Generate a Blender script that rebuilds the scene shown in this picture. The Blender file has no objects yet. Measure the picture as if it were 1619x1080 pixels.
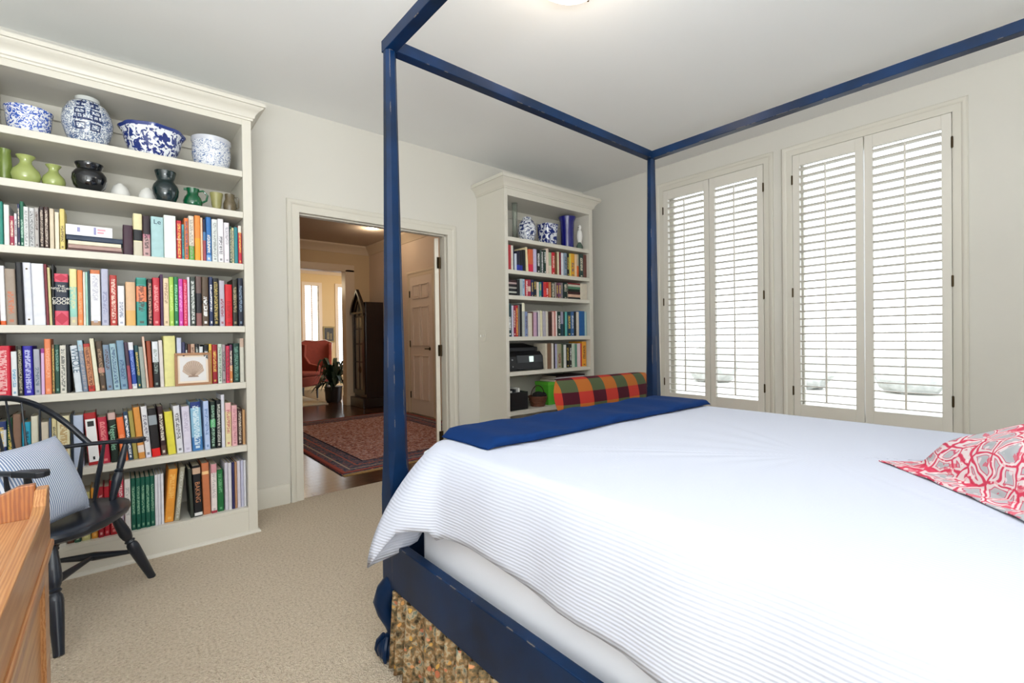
import bpy, math, random
from mathutils import Vector, Matrix
random.seed(7)
SC = bpy.context.scene
COL = SC.collection
# ------------------------------------------------------------------ camera, world, lights, exposure
HC = 1.13
YAW, PIT, ROL, FPX = 0.703123862, -0.00909415, -0.012862, 740.777
CX, CY = 809.5, 540.0
_f = Vector((math.sin(YAW)*math.cos(PIT), math.cos(YAW)*math.cos(PIT), math.sin(PIT)))
_r = Vector((math.cos(YAW), -math.sin(YAW), 0)); _u = _r.cross(_f)
CR = _r*math.cos(ROL) + _u*math.sin(ROL); CU = CR.cross(_f); CF = _f
CPOS = Vector((0, 0, HC))
cam_data = bpy.data.cameras.new('camera'); cam = bpy.data.objects.new('camera', cam_data); COL.objects.link(cam)
M = Matrix.Identity(4)
for i in range(3):
    M[i][0] = CR[i]; M[i][1] = CU[i]; M[i][2] = -CF[i]; M[i][3] = CPOS[i]
cam.matrix_world = M
cam_data.sensor_fit = 'HORIZONTAL'; cam_data.sensor_width = 36; cam_data.lens = FPX/1619*36; cam_data.clip_start = 0.02
SC.camera = cam
SC.view_settings.view_transform = 'Standard'; SC.view_settings.look = 'None'; SC.view_settings.gamma = 1
SC.view_settings.use_curve_mapping = False
SC.view_settings.exposure = 0.06
world = bpy.data.worlds.new('world'); SC.world = world; world.use_nodes = True
wn = world.node_tree.nodes; wn['Background'].inputs[0].default_value = (0.86, 0.93, 1.0, 1); wn['Background'].inputs[1].default_value = 4.2
def area(name, loc, target, sx, sy, power, color=(1, 1, 1)):
    d = bpy.data.lights.new(name, 'AREA'); d.shape = 'RECTANGLE'; d.size = sx; d.size_y = sy; d.energy = power; d.color = color
    o = bpy.data.objects.new(name, d); COL.objects.link(o); o.location = loc
    o.rotation_euler = (Vector(target)-Vector(loc)).to_track_quat('-Z', 'Y').to_euler(); return o
area('rear_fill_light', (0.0, -1.82, 1.50), (0.1, 3, 1.35), 2.4, 1.9, 33, (0.90, 0.95, 1.0))  # added soft fill behind the camera; the rear wall has no window
area('left_fill_light', (-1.50, 0.6, 1.55), (2.0, 0.7, 1.5), 2.0, 1.7, 6, (0.88, 0.94, 1.0))  # added side fill out of view; the left wall is solid
area('ceiling_fill_light', (-0.6, -0.8, 0.9), (-0.5999, -0.8, 3.4), 1.2, 1.2, 172, (0.90, 0.95, 1.0))  # added unseen fill aimed straight up to brighten the ceiling
def point(name, loc, power, color, r=0.06):
    d = bpy.data.lights.new(name, 'POINT'); d.energy = power; d.color = color; d.shadow_soft_size = r
    o = bpy.data.objects.new(name, d); COL.objects.link(o); o.location = loc; return o

# ------------------------------------------------------------------ helpers
def ray(px, py): return CR*((px-CX)/FPX) - CU*((py-CY)/FPX) + CF
def at(px, py, ax, val):
    """real point on the plane axis=val seen at photo pixel"""
    v = ray(px, py); return CPOS + v*((val-CPOS[ax])/v[ax])
def lin(h):
    h = h.lstrip('#'); out = []
    for i in (0, 2, 4):
        c = int(h[i:i+2], 16)/255; out.append(c/12.92 if c <= .04045 else ((c+.055)/1.055)**2.4)
    return tuple(out)+(1,)
MATS = {}
class NT:
    def __init__(s, name):
        s.m = bpy.data.materials.new(name); s.m.use_nodes = True; s.t = s.m.node_tree; s.b = s.t.nodes['Principled BSDF']
    def n(s, typ, **kw):
        nd = s.t.nodes.new(typ)
        for k, v in kw.items():
            if k.startswith('i_'):
                key = k[2:]; key = int(key) if key.isdigit() else key.replace('_', ' ')
                nd.inputs[key].default_value = v
            else: setattr(nd, k, v)
        return nd
    def l(s, a, b): s.t.links.new(a, b)
    def math(s, op, a, b=None):
        nd = s.t.nodes.new('ShaderNodeMath'); nd.operation = op
        for i, v in enumerate((a, b)):
            if v is None: continue
            if isinstance(v, (int, float)): nd.inputs[i].default_value = v
            else: s.l(v, nd.inputs[i])
        return nd.outputs[0]
    def mix(s, fac, a, b):
        nd = s.t.nodes.new('ShaderNodeMix'); nd.data_type = 'RGBA'
        for i, v in ((0, fac), (6, a), (7, b)):
            if isinstance(v, (int, float, tuple)): nd.inputs[i].default_value = v
            else: s.l(v, nd.inputs[i])
        return nd.outputs[2]
    def ramp(s, fac, stops, interp='LINEAR'):
        nd = s.t.nodes.new('ShaderNodeValToRGB'); cr = nd.color_ramp; cr.interpolation = interp
        while len(cr.elements) < len(stops): cr.elements.new(.5)
        for e, (p, c) in zip(cr.elements, stops): e.position = p; e.color = c if isinstance(c, tuple) else lin(c)
        s.l(fac, nd.inputs[0]); return nd.outputs[0]
    def coord(s, which='Object'): return s.n('ShaderNodeTexCoord').outputs[which]
    def noise(s, vec, scale, detail=3, rough=.5):
        nd = s.n('ShaderNodeTexNoise'); nd.inputs['Scale'].default_value = scale; nd.inputs['Detail'].default_value = detail
        nd.inputs['Roughness'].default_value = rough; s.l(vec, nd.inputs['Vector']); return nd.outputs['Fac']
    def map(s, vec, scale=(1, 1, 1), loc=(0, 0, 0)):
        nd = s.n('ShaderNodeMapping'); nd.inputs['Scale'].default_value = scale; nd.inputs['Location'].default_value = loc
        s.l(vec, nd.inputs['Vector']); return nd.outputs[0]
    def bump(s, h, strength=.3, dist=.002):
        nd = s.n('ShaderNodeBump'); nd.inputs['Strength'].default_value = strength; nd.inputs['Distance'].default_value = dist
        s.l(h, nd.inputs['Height']); s.l(nd.outputs[0], s.b.inputs['Normal'])
    def set(s, **kw):
        for k, v in kw.items(): s.b.inputs[k.replace('_', ' ')].default_value = v
        return s
def mat(name, hexc, rough=.6, var=.06, vscale=8, bump=0, bscale=80, metal=0, coat=0, spec=.5):
    """plain painted / cloth / metal surface with faint procedural variation"""
    if name in MATS: return MATS[name]
    t = NT(name); c = lin(hexc); co = t.coord()
    n = t.noise(co, vscale, 4)
    d = tuple(x*(1-var*2) for x in c[:3])+(1,)
    t.l(t.mix(n, d, tuple(min(1, x*(1+var)) for x in c[:3])+(1,)), t.b.inputs['Base Color'])
    t.set(Roughness=rough, Metallic=metal, Coat_Weight=coat, Specular_IOR_Level=spec)
    if bump: t.bump(t.noise(co, bscale, 3), bump, .002)
    MATS[name] = t.m; return t.m

class MB:
    def __init__(s): s.v = []; s.f = []; s.uv = {}; s.mi = []
    def add(s, vs, fs):
        o = len(s.v); s.v += [tuple(p) for p in vs]; s.f += [tuple(i+o for i in f) for f in fs]; return s
    def box(s, x0, x1, y0, y1, z0, z1):
        return s.add([(x, y, z) for z in (z0, z1) for y in (y0, y1) for x in (x0, x1)],
                     [(0, 2, 3, 1), (4, 5, 7, 6), (0, 1, 5, 4), (2, 6, 7, 3), (0, 4, 6, 2), (1, 3, 7, 5)])
    def bar(s, a, b, w, h, up=(0, 0, 1)):
        """rectangular bar from a to b"""
        a = Vector(a); b = Vector(b); d = (b-a).normalized(); up = Vector(up)
        sd = d.cross(up)
        if sd.length < 1e-4: sd = d.cross(Vector((1, 0, 0)))
        sd.normalize(); u = sd.cross(d)
        vs = [p+sd*(w/2*i)+u*(h/2*j) for p in (a, b) for i, j in ((-1, -1), (1, -1), (1, 1), (-1, 1))]
        return s.add(vs, [(0, 1, 2, 3), (7, 6, 5, 4), (0, 4, 5, 1), (1, 5, 6, 2), (2, 6, 7, 3), (3, 7, 4, 0)])
    def prism(s, poly, z0, z1, fn=None):
        """poly of (a,b) extruded in c; fn maps (a,b,c) to xyz"""
        fn = fn or (lambda a, b, c: (a, b, c)); n = len(poly)
        vs = [fn(a, b, z0) for a, b in poly]+[fn(a, b, z1) for a, b in poly]
        return s.add(vs, [tuple(range(n))[::-1], tuple(range(n, 2*n))]+[(i, (i+1) % n, (i+1) % n+n, i+n) for i in range(n)])
    def tube(s, pts, rad, n=10, flat=1.0, up=(0, 0, 1), cap=True):
        pts = [Vector(p) for p in pts]; rad = rad if isinstance(rad, (list, tuple)) else [rad]*len(pts); vs = []
        prev = None
        for i, p in enumerate(pts):
            d = (pts[min(i+1, len(pts)-1)]-pts[max(i-1, 0)]).normalized()
            if prev is None:
                sd = d.cross(Vector(up))
                if sd.length < 1e-3: sd = d.cross(Vector((1, 0, 0)))
            else: sd = prev-d*prev.dot(d)
            sd.normalize(); prev = sd; u = sd.cross(d)
            for k in range(n):
                a = 2*math.pi*k/n; vs.append(p+sd*(rad[i]*math.cos(a))+u*(rad[i]*flat*math.sin(a)))
        fs = [(i*n+k, i*n+(k+1) % n, (i+1)*n+(k+1) % n, (i+1)*n+k) for i in range(len(pts)-1) for k in range(n)]
        if cap: fs += [tuple(range(n))[::-1], tuple(range((len(pts)-1)*n, len(pts)*n))]
        return s.add(vs, fs)
    def lathe(s, prof, c, n=28, cap=True, sq=0):
        """prof [(r,z)] about a vertical axis at c"""
        vs = []
        for r, z in prof:
            for k in range(n):
                a = 2*math.pi*k/n; rr = r
                if sq: rr = r/max(abs(math.cos(a))**sq+abs(math.sin(a))**sq, 1e-6)**(1/sq)
                vs.append((c[0]+rr*math.cos(a), c[1]+rr*math.sin(a), c[2]+z))
        fs = [(i*n+k, i*n+(k+1) % n, (i+1)*n+(k+1) % n, (i+1)*n+k) for i in range(len(prof)-1) for k in range(n)]
        if cap: fs += [tuple(range(n))[::-1], tuple(range((len(prof)-1)*n, len(prof)*n))]
        return s.add(vs, fs)
    def ball(s, c, rx, ry=None, rz=None, n=12, m=8):
        ry = ry or rx; rz = rz or rx; vs = []
        for i in range(1, m):
            t = math.pi*i/m
            for k in range(n):
                a = 2*math.pi*k/n; vs.append((c[0]+rx*math.sin(t)*math.cos(a), c[1]+ry*math.sin(t)*math.sin(a), c[2]-rz*math.cos(t)))
        vs += [(c[0], c[1], c[2]-rz), (c[0], c[1], c[2]+rz)]; b = (m-1)*n
        fs = [(i*n+k, i*n+(k+1) % n, (i+1)*n+(k+1) % n, (i+1)*n+k) for i in range(m-2) for k in range(n)]
        fs += [((k+1) % n, k, b) for k in range(n)]+[((m-2)*n+k, (m-2)*n+(k+1) % n, b+1) for k in range(n)]
        return s.add(vs, fs)
    def grid(s, P, closeu=False):
        """P rows of points"""
        R = len(P); K = len(P[0]); vs = [p for r in P for p in r]
        return s.add(vs, [(i*K+j, i*K+j+1, (i+1)*K+j+1, (i+1)*K+j) for i in range(R-1) for j in range(K-1)])
    def sweep(s, prof, path, closed_ends=True):
        """prof [(out,z)] swept along horizontal path [(x,y)], out = to the right of travel, mitred"""
        n = len(path); K = len(prof); vs = []
        for i, p in enumerate(path):
            p = Vector((p[0], p[1])); ds = []
            if i > 0: ds.append((p-Vector(path[i-1])).normalized())
            if i < n-1: ds.append((Vector(path[i+1])-p).normalized())
            ns = [Vector((d[1], -d[0])) for d in ds]; m = ns[0] if len(ns) == 1 else (ns[0]+ns[1])
            if len(ns) == 2: m = m/(1+ns[0].dot(ns[1]))
            for o, z in prof: q = p+m*o; vs.append((q[0], q[1], z))
        fs = [(i*K+k, i*K+(k+1) % K, (i+1)*K+(k+1) % K, (i+1)*K+k) for i in range(n-1) for k in range(K)]
        fs += [tuple(range(K)), tuple(range((n-1)*K, n*K))[::-1]]
        return s.add(vs, fs)
    def build(s, name, m=None, parent=None, smooth=False, loc=None, bevel=0, kind=None, label=None, local=False, uvfn=None):
        me = bpy.data.meshes.new(name); o = bpy.data.objects.new(name, me); COL.objects.link(o)
        base = wl(parent) if parent else Vector((0, 0, 0))
        L = Vector(loc) if loc is not None else (base if parent else Vector((0, 0, 0)))
        if local: L = Vector((0, 0, 0)); base = Vector((0, 0, 0))
        me.from_pydata([(x-L[0], y-L[1], z-L[2]) for x, y, z in s.v], [], s.f); 
        import bmesh
        bm = bmesh.new(); bm.from_mesh(me); bmesh.ops.recalc_face_normals(bm, faces=bm.faces); bm.to_mesh(me); bm.free()
        o.location = L-base
        if parent: o.parent = parent
        if m: me.materials.append(m)
        if smooth:
            for p in me.polygons: p.use_smooth = True
            try: me.set_sharp_from_angle(angle=math.radians(smooth if smooth is not True else 40))
            except Exception: pass
        if uvfn:
            uv = me.uv_layers.new(name='UVMap')
            for p in me.polygons:
                for li in p.loop_indices: uv.data[li].uv = uvfn(me.vertices[me.loops[li].vertex_index].co+L, p.normal)
        if bevel:
            b = o.modifiers.new('bevel', 'BEVEL'); b.width = bevel; b.segments = 2; b.limit_method = 'ANGLE'; b.angle_limit = math.radians(40)
        if kind: o['kind'] = kind
        if label: o['label'] = label
        return o
def wl(o):
    v = Vector((0, 0, 0))
    while o: v = v+o.location; o = o.parent
    return v
def thing(name, loc, label, cat, group=None):
    o = bpy.data.objects.new(name, None); COL.objects.link(o); o.location = loc; o.empty_display_size = .1
    return tag(o, label, cat, group)
def tag(o, label, cat, group=None):
    o['label'] = label; o['category'] = cat
    if group: o['group'] = group
    return o
def struct(o): o['kind'] = 'structure'; return o
def box(name, m, a, parent=None, **kw): return MB().box(*a).build(name, m, parent, **kw)
def text_mesh(name, body, size, m, parent, loc, rot, extrude=.0004, label=None, stretch=1.0, align='CENTER', spacing=1):
    cu = bpy.data.curves.new(name, 'FONT'); cu.body = body; cu.size = size; cu.extrude = extrude; cu.align_x = align; cu.align_y = 'CENTER'
    cu.space_line = spacing
    tmp = bpy.data.objects.new(name, cu); COL.objects.link(tmp)
    bpy.context.view_layer.update()
    me = bpy.data.meshes.new_from_object(tmp); bpy.data.objects.remove(tmp)
    o = bpy.data.objects.new(name, me); COL.objects.link(o); me.materials.clear(); me.materials.append(m)
    o.parent = parent; o.location = loc; o.rotation_euler = rot; o.scale = (1, stretch, 1)
    if label: o['label'] = label
    return o

# ------------------------------------------------------------------ materials
WALL = mat('wall_paint', 'd8d5cc', .75, .012, 3, .05, 300)
CEILM = mat('ceiling_paint', 'f0f1f0', .85, .012, 2, .04, 300)
TRIM = mat('trim_paint', 'd9d5c9', .38, .01, 5)
SHUT = mat('shutter_paint', 'e0dcd2', .4, .01, 5)
def carpet_mat():
    t = NT('carpet'); co = t.coord()
    n1 = t.noise(co, 95, 4, .7); n2 = t.noise(co, 3, 3); v = t.n('ShaderNodeTexVoronoi'); v.inputs['Scale'].default_value = 220; t.l(co, v.inputs['Vector'])
    c = t.ramp(n1, [(.28, 'a8947c'), (.40, 'd6c4ac'), (.55, 'ecdcc6'), (.75, 'f4e9d8')])
    c = t.mix(t.math('MULTIPLY', n2, .22), c, lin('d4bc9c')); t.l(c, t.b.inputs['Base Color'])
    h = t.math('ADD', n1, t.math('MULTIPLY', v.outputs['Distance'], .8)); t.bump(h, .9, .012); t.set(Roughness=.95, Specular_IOR_Level=.1); return t.m
CARPET = carpet_mat()
def wood_mat(name, c0, c1, c2, scale=(1, 1, 1), rough=.35, coat=.2, gs=14):
    t = NT(name); co = t.map(t.coord(), scale)
    n = t.noise(co, gs, 6, .65)
    w = t.n('ShaderNodeTexWave'); w.inputs['Scale'].default_value = 2.2; w.inputs['Distortion'].default_value = 6; w.inputs['Detail'].default_value = 3; t.l(co, w.inputs['Vector'])
    f = t.math('ADD', t.math('MULTIPLY', n, .7), t.math('MULTIPLY', w.outputs['Fac'], .3))
    oi = t.n('ShaderNodeObjectInfo'); f = t.math('ADD', f, t.math('MULTIPLY', t.math('SUBTRACT', oi.outputs['Random'], .5), .18))
    t.l(t.ramp(f, [(.3, c0), (.52, c1), (.72, c2)]), t.b.inputs['Base Color']); t.set(Roughness=rough, Coat_Weight=coat, Coat_Roughness=.15)
    t.bump(n, .12, .002); return t.m
FLOORW = wood_mat('oak_floor_dark', '2e170c', '4a2715', '643a20', (.8, 7, 1), .24, .5, 9)
OAK = wood_mat('golden_oak', '9c6232', 'b07a48', 'bf8c5a', (30, 1.6, 30), .35, .3, 2.6)
OAKX = wood_mat('golden_oak_cross', '8a4c20', 'a4622c', 'b47838', (22, 9, 3), .3, .4, 2.6)
DARKW = wood_mat('mahogany', '0e0404', '1c0906', '2a0f0a', (6, 6, .8), .3, .4, 12)
def navy_mat():
    t = NT('navy_paint'); co = t.coord()
    n = t.noise(co, 5, 4); g = t.n('ShaderNodeNewGeometry')
    base = t.ramp(n, [(.3, '04162c'), (.7, '05284e')])
    wn_ = t.noise(t.map(co, (1, 1, .35)), 60, 4, .7)
    bv = t.n('ShaderNodeBevel'); bv.samples = 4; bv.inputs['Radius'].default_value = .0035
    dt = t.n('ShaderNodeVectorMath'); dt.operation = 'DOT_PRODUCT'; t.l(bv.outputs[0], dt.inputs[0]); t.l(g.outputs['Normal'], dt.inputs[1])
    edge = t.math('LESS_THAN', dt.outputs['Value'], .965)
    spots = t.math('GREATER_THAN', t.noise(t.map(co, (1, 1, .25)), 22, 3, .6), .58)
    wear = t.math('MULTIPLY', edge, spots)
    t.l(t.mix(wear, base, lin('8a7f70')), t.b.inputs['Base Color']); t.set(Roughness=.36, Specular_IOR_Level=.22, Coat_Weight=.04, Coat_Roughness=.2)
    t.bump(wn_, .1, .001); return t.m
NAVY = navy_mat()
CHAIRP = mat('black_chair_paint', '0e1826', .38, .1, 12, .05, 60, coat=.25)
BRASS = mat('antique_brass', '6e5a38', .35, .1, 20, metal=.9)
BRONZE = mat('bronze_hinge', '4a3c28', .4, .1, 20, metal=.8)
WHITEC = mat('white_china', 'ecebe6', .2, .01, 4, coat=.4)
BLACKPL = mat('black_plastic', '14161a', .35, .08, 20)
GREYPL = mat('grey_plastic', '3a3d42', .4, .08, 20)
def glass_mat(name, tint=(1, 1, 1, 1), rough=.02):
    t = NT(name); t.set(Base_Color=tint, Roughness=rough, Transmission_Weight=1.0, IOR=1.45); return t.m
def pane_mat():
    """thin clear window glass"""
    t = NT('window_glass'); o = t.t.nodes['Material Output']; tr = t.n('ShaderNodeBsdfTransparent'); gl = t.n('ShaderNodeBsdfGlossy'); gl.inputs['Roughness'].default_value = .02
    fr = t.n('ShaderNodeFresnel'); mx = t.n('ShaderNodeMixShader'); t.l(fr.outputs[0], mx.inputs[0]); t.l(tr.outputs[0], mx.inputs[1]); t.l(gl.outputs[0], mx.inputs[2]); t.l(mx.outputs[0], o.inputs[0]); return t.m
PANE = pane_mat()
def emit(name, hexc, s):
    t = NT(name); t.set(Base_Color=lin(hexc), Emission_Color=lin(hexc), Emission_Strength=s); return t.m
# ------------------------------------------------------------------ room shell
YB, XR, ZC, XL, YR = 3.488, 4.02, 2.74, -1.62, -1.9
DX0, DX1, DH = 1.0, 2.232, 2.031      # door opening
struct(box('floor', CARPET, (XL, XR, YR, YB+.02, -.05, 0)))
struct(box('ceiling', CEILM, (XL-.1, XR+.15, YR-.1, YB+.12, ZC, ZC+.1)))
w = MB().box(XL-.1, DX0-.02, YB, YB+.115, 0, ZC).box(DX1+.02, XR+.15, YB, YB+.115, 0, ZC).box(DX0-.02, DX1+.02, YB, YB+.115, DH+.02, ZC)
struct(w.build('wall_back', WALL))
struct(box('wall_left', WALL, (XL-.1, XL, YR, YB, 0, ZC)))
struct(box('wall_rear', WALL, (XL-.1, XR+.15, YR-.1, YR, 0, ZC)))
W = [(0.453, 1.360), (1.571, 2.475)]     # shutter pairs (y range)
ZS0, ZS1 = .49, 2.503
w = MB(); ys = [YR, W[0][0]-.004, W[0][1]+.004, W[1][0]-.004, W[1][1]+.004, YB]
for a, b in ((0, 1), (2, 3), (4, 5)): w.box(XR, XR+.15, ys[a], ys[b], 0, ZC)
for a, b in ((1, 2), (3, 4)):
    w.box(XR, XR+.15, ys[a], ys[b], 0, ZS0-.01); w.box(XR, XR+.15, ys[a], ys[b], ZS1+.004, ZC)
struct(w.build('wall_right', WALL))
BB = [(0, 0), (.018, 0), (.018, .105), (.012, .118), (.008, .132), (0, .136)]
def base(name, path): struct(MB().sweep(BB, path).build(name, TRIM, smooth=30))
base('baseboard_back', [(.632, YB), (DX0-.09, YB)])
base('baseboard_back_2', [(DX1+.09, YB), (2.55, YB)])
base('baseboard_corner', [(3.70, YB), (XR, YB)])
base('baseboard_right', [(XR, YB-.02), (XR, YR)])
base('baseboard_left', [(XL, YR), (XL, YB)])
# door casing: moulded, sides and head, with jamb and double track in the head
CAS = [(0, 0), (.008, 0), (.012, .010), (.012, .048), (.018, .054), (.022, .066), (.022, .078), (.016, .085), (0, .085)]
def casing(name, x0, x1, z1, yf, sgn, m=TRIM, plane='x'):
    """door casing in plane y=yf (sgn -1 faces camera)"""
    mb = MB(); P = []
    for (dx, dz, cx_, cz_) in ((-1, 0, x0, 0), (-1, 1, x0, z1), (1, 1, x1, z1), (1, 0, x1, 0)):
        P.append([((cx_+dx*w_), yf+sgn*d_, cz_+dz*w_) if plane == 'x' else (yf+sgn*d_, cx_+dx*w_, cz_+dz*w_) for d_, w_ in CAS])
    mb.grid(P); return struct(mb.build(name, m, smooth=30))
casing('trim_door', DX0+.004, DX1-.004, DH-.002, YB, -1)
casing('trim_door_hall', DX0+.004, DX1-.004, DH-.002, YB+.115, 1)
j = MB().box(DX0-.02, DX0, YB-.004, YB+.119, 0, DH).box(DX1, DX1+.02, YB-.004, YB+.119, 0, DH).box(DX0-.02, DX1+.02, YB-.004, YB+.119, DH, DH+.02)
j.box(DX0, DX0+.012, YB+.03, YB+.07, 0, DH).box(DX1-.012, DX1, YB+.03, YB+.07, 0, DH).box(DX0, DX1, YB+.03, YB+.07, DH-.012, DH)
struct(j.build('trim_jamb', TRIM, bevel=.002))
# ------------------------------------------------------------------ windows with shutters
lv = MB(); PW = .452; LW = .352
prof = [(.0325*math.cos(a), .0052*math.sin(a)) for a in [2*math.pi*k/12 for k in range(12)]]
TL = math.radians(-5)
lv.prism([(a*math.cos(TL)-b*math.sin(TL), a*math.sin(TL)+b*math.cos(TL)) for a, b in prof], -LW/2, LW/2, lambda a, b, c: (a, c, b))
louver0 = None
for wi, (y0, y1) in enumerate(W):
    WX = XR-.002
    root = MB(); P = []
    for (dy, dz, cy_, cz_) in ((-1, -1, y0, ZS0), (-1, 1, y0, ZS1), (1, 1, y1, ZS1), (1, -1, y1, ZS0), (-1, -1, y0, ZS0)):
        P.append([(XR-d_, cy_+dy*(w_*.86), cz_+dz*(w_*.86)) for d_, w_ in CAS])
    root.grid(P)
    wob = struct(root.build('window_%d' % (wi+1), TRIM, smooth=30, loc=(XR, (y0+y1)/2, ZS0)))
    MB().box(XR+.10, XR+.14, y0, y0+.04, ZS0, ZS1).box(XR+.10, XR+.14, y1-.04, y1, ZS0, ZS1).box(XR+.10, XR+.14, y0, y1, ZS0, ZS0+.05).box(XR+.10, XR+.14, y0, y1, ZS1-.05, ZS1).build('sash', TRIM, wob, bevel=.003)
    MB().box(XR+.118, XR+.122, y0+.04, y1-.04, ZS0+.05, ZS1-.05).build('glass_pane', PANE, wob)
    for pi in range(2):
        a = y0+.003+pi*(y1-y0)/2; b = a+PW-.005; yc = (a+b)/2; zl0, zl1 = .585, 2.412
        fr = MB(); xf, xb = XR-.014, XR+.018; st = (b-a-LW)/2
        fr.box(xf, xb, a, a+st, ZS0+.006, ZS1-.004).box(xf, xb, b-st, b, ZS0+.006, ZS1-.004)
        fr.box(xf, xb, a+st, b-st, ZS0+.006, zl0).box(xf, xb, a+st, b-st, zl1, ZS1-.004)
        sh = fr.build('shutter_frame', SHUT, wob, bevel=.002, loc=(XR, yc, ZS0))
        MB().box(xf-.024, xf-.013, yc-.0055, yc+.0055, zl0+.03, zl1-.03).build('tilt_rod', SHUT, sh, bevel=.002)
        NL = 32; sp = (zl1-zl0)/NL
        for k in range(NL):
            zc = zl0+sp*(k+.5)
            if louver0 is None:
                o = lv.build('louver', SHUT, None, smooth=50); louver0 = o
            else: o = louver0.copy(); COL.objects.link(o)
            o.parent = sh; o.location = Vector((XR+.002, yc, zc))-wl(sh)
        hy = a-.003 if pi == 0 else b+.003
        for hz in (ZS0+.20, (ZS0+ZS1)/2-.05, ZS1-.19):
            h = MB().tube([(xf-.003, hy, hz-.036), (xf-.003, hy, hz+.036)], .0042, 8).box(xf-.0015, xf+.001, hy-.006, hy+.006, hz-.033, hz+.033)
            h.build('hinge', BRONZE, sh)
struct(box('sill_trim_1', TRIM, (XR-.035, XR, W[0][0]-.07, W[1][1]+.07, ZS0-.105, ZS0-.075), bevel=.004))
# outside the windows: pale drive, hedge
struct(box('ground_outside', mat('concrete', 'c9c6bd', .9, .1, 2), (XR+.15, 30, -12, 16, -.35, -.3)))
ORD_ = 'first second third fourth fifth'.split(); srg2 = random.Random(21)
for k in range(5):
    cx_, cy_ = 14.0+srg2.uniform(-.5, .5), 9.2-2.3*k+srg2.uniform(-.2, .2)
    mb = MB().ball((cx_, cy_, .22), .6, .75, .62, 22, 14)
    mb.v = [(x+srg2.uniform(-.05, .05), y+srg2.uniform(-.05, .05), max(-.3, z+srg2.uniform(-.05, .05))) for x, y, z in mb.v]
    sh_ = mb.build('shrub', mat('sage_foliage', 'c6c8c4', .9, .3, 6, .8, 14), None, smooth=True, loc=(cx_, cy_, -.3))
    tag(sh_, 'pale shrub outdoors seen through the louvres, %s of five from the left' % ORD_[k], 'shrub', 'shrubs outside the windows')
# ------------------------------------------------------------------ hall and living room beyond the door
HW = mat('hall_wall_paint', 'd8bd94', .7, .01, 3)
HWR = mat('hall_side_paint', 'e4ccb4', .7, .01, 3)
HCE = mat('hall_ceiling_paint', 'cdb9a4', .85, .01, 3)
HT = mat('hall_trim_paint', 'e3cdb0', .4, .01, 3)
YH, XH = 7.95, 3.45
struct(box('floor_hall_base', FLOORW, (-.3, XH+3, YB+.021, 12, -.06, -.012)))
struct(box('ceiling_hall', HCE, (-.3, XH+.1, YB+.115, YH+.12, 2.74, 2.8)))
struct(box('wall_hall_right', HWR, (XH, XH+.1, YB+.115, YH+.12, 0, 2.74)))
struct(box('wall_hall_left', HW, (-.4, -.3, YB+.116, 12, 0, 2.74)))
OX1 = 3.03
struct(MB().box(OX1, XH, YH, YH+.12, 0, 2.74).box(-.3, 1.2, YH, YH+.12, 0, 2.74).box(1.2, OX1, YH, YH+.12, 2.30, 2.74).build('wall_hall_far', HW))
struct(MB().box(OX1-.02, OX1+.14, YH-.03, YH+.15, 0, 2.32).box(1.1, OX1+.14, YH-.03, YH+.15, 2.28, 2.40).box(1.05, 1.2, YH-.03, YH+.15, 0, 2.32)
       .box(OX1-.03, OX1+.15, YH-.04, YH+.16, 0, .16).build('trim_opening', HT, bevel=.006))
CRP = [(0, 2.60), (.012, 2.60), (.02, 2.63), (.05, 2.67), (.085, 2.70), (.10, 2.715), (.10, 2.74), (0, 2.74)]
struct(MB().sweep(CRP, [(-.3, YH), (XH, YH), (XH, YB+.115)]).build('trim_hall_crown', HT, smooth=30))
struct(MB().sweep(BB, [(XH, YH), (XH, 6.60)]).build('baseboard_hall_right', HT, smooth=30))
struct(MB().sweep(BB, [(XH, 5.65), (XH, YB+.115)]).build('baseboard_hall_right_2', HT, smooth=30))
# hall planks, running along x
rng = random.Random(3); pk = {}
for r_ in range(55):
    y = YB+.022+r_*.083; x = -.2-rng.random()*.9
    while x < XH-.01:
        L = rng.choice((.9, 1.2, 1.5)); x1 = min(x+L, XH-.001); x0 = max(x, .3)
        if x1 > x0+.02 and x1 > 1.0 and (y < 3.9 or (x0 < 1.5 and y < 5.2) or y > 6.5 or x1 > 3.3):
            o = MB().box(x0+.0008, x1-.0008, y+.0008, y+.0822, -.012, 0).build('plank', FLOORW, bpy.data.objects['floor_hall_base'], loc=((x0+x1)/2, y, 0))
        x += L
struct(box('floor_living', FLOORW, (-.3, 6.5, 8.06, 12, -.012, -.001)))
# closet door in the hall's right wall, six panels
d = MB(); yd0, yd1, dz = 5.80, 6.44, 2.05
d.box(XH-.012, XH+.02, yd0, yd1, .01, dz)
door = struct(d.build('door_1', mat('hall_door_paint', 'efdac6', .4, .01, 3), loc=(XH, yd0, 0)))
HD = MATS['hall_door_paint']
for (z0, z1) in ((.22, .88), (1.02, 1.60), (1.72, 1.93)):
    for k in range(2):
        ya = yd0+.09+k*.25; yb = ya+.21
        pm = MB()
        for (aa, bb, cc, dd) in ((ya, yb, z0, z0+.014), (ya, yb, z1-.014, z1), (ya, ya+.014, z0, z1), (yb-.014, yb, z0, z1)): pm.box(XH-.028, XH-.011, aa, bb, cc, dd)
        pm.box(XH-.020, XH-.011, ya+.035, yb-.035, z0+.035, z1-.035); pm.build('panel', HD, door, bevel=.003)
MB().tube([(XH-.012, yd0+.07, .98), (XH-.05, yd0+.07, .98), (XH-.055, yd0+.14, .98)], .009, 8).ball((XH-.016, yd0+.07, .98), .006, .026, .026).build('door_handle', BRONZE, door, smooth=True)
for hz in (.28, 1.05, 1.80): MB().tube([(XH-.018, yd1+.004, hz-.05), (XH-.018, yd1+.004, hz+.05)], .010, 8).build('hinge', BRONZE, door)
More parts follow.
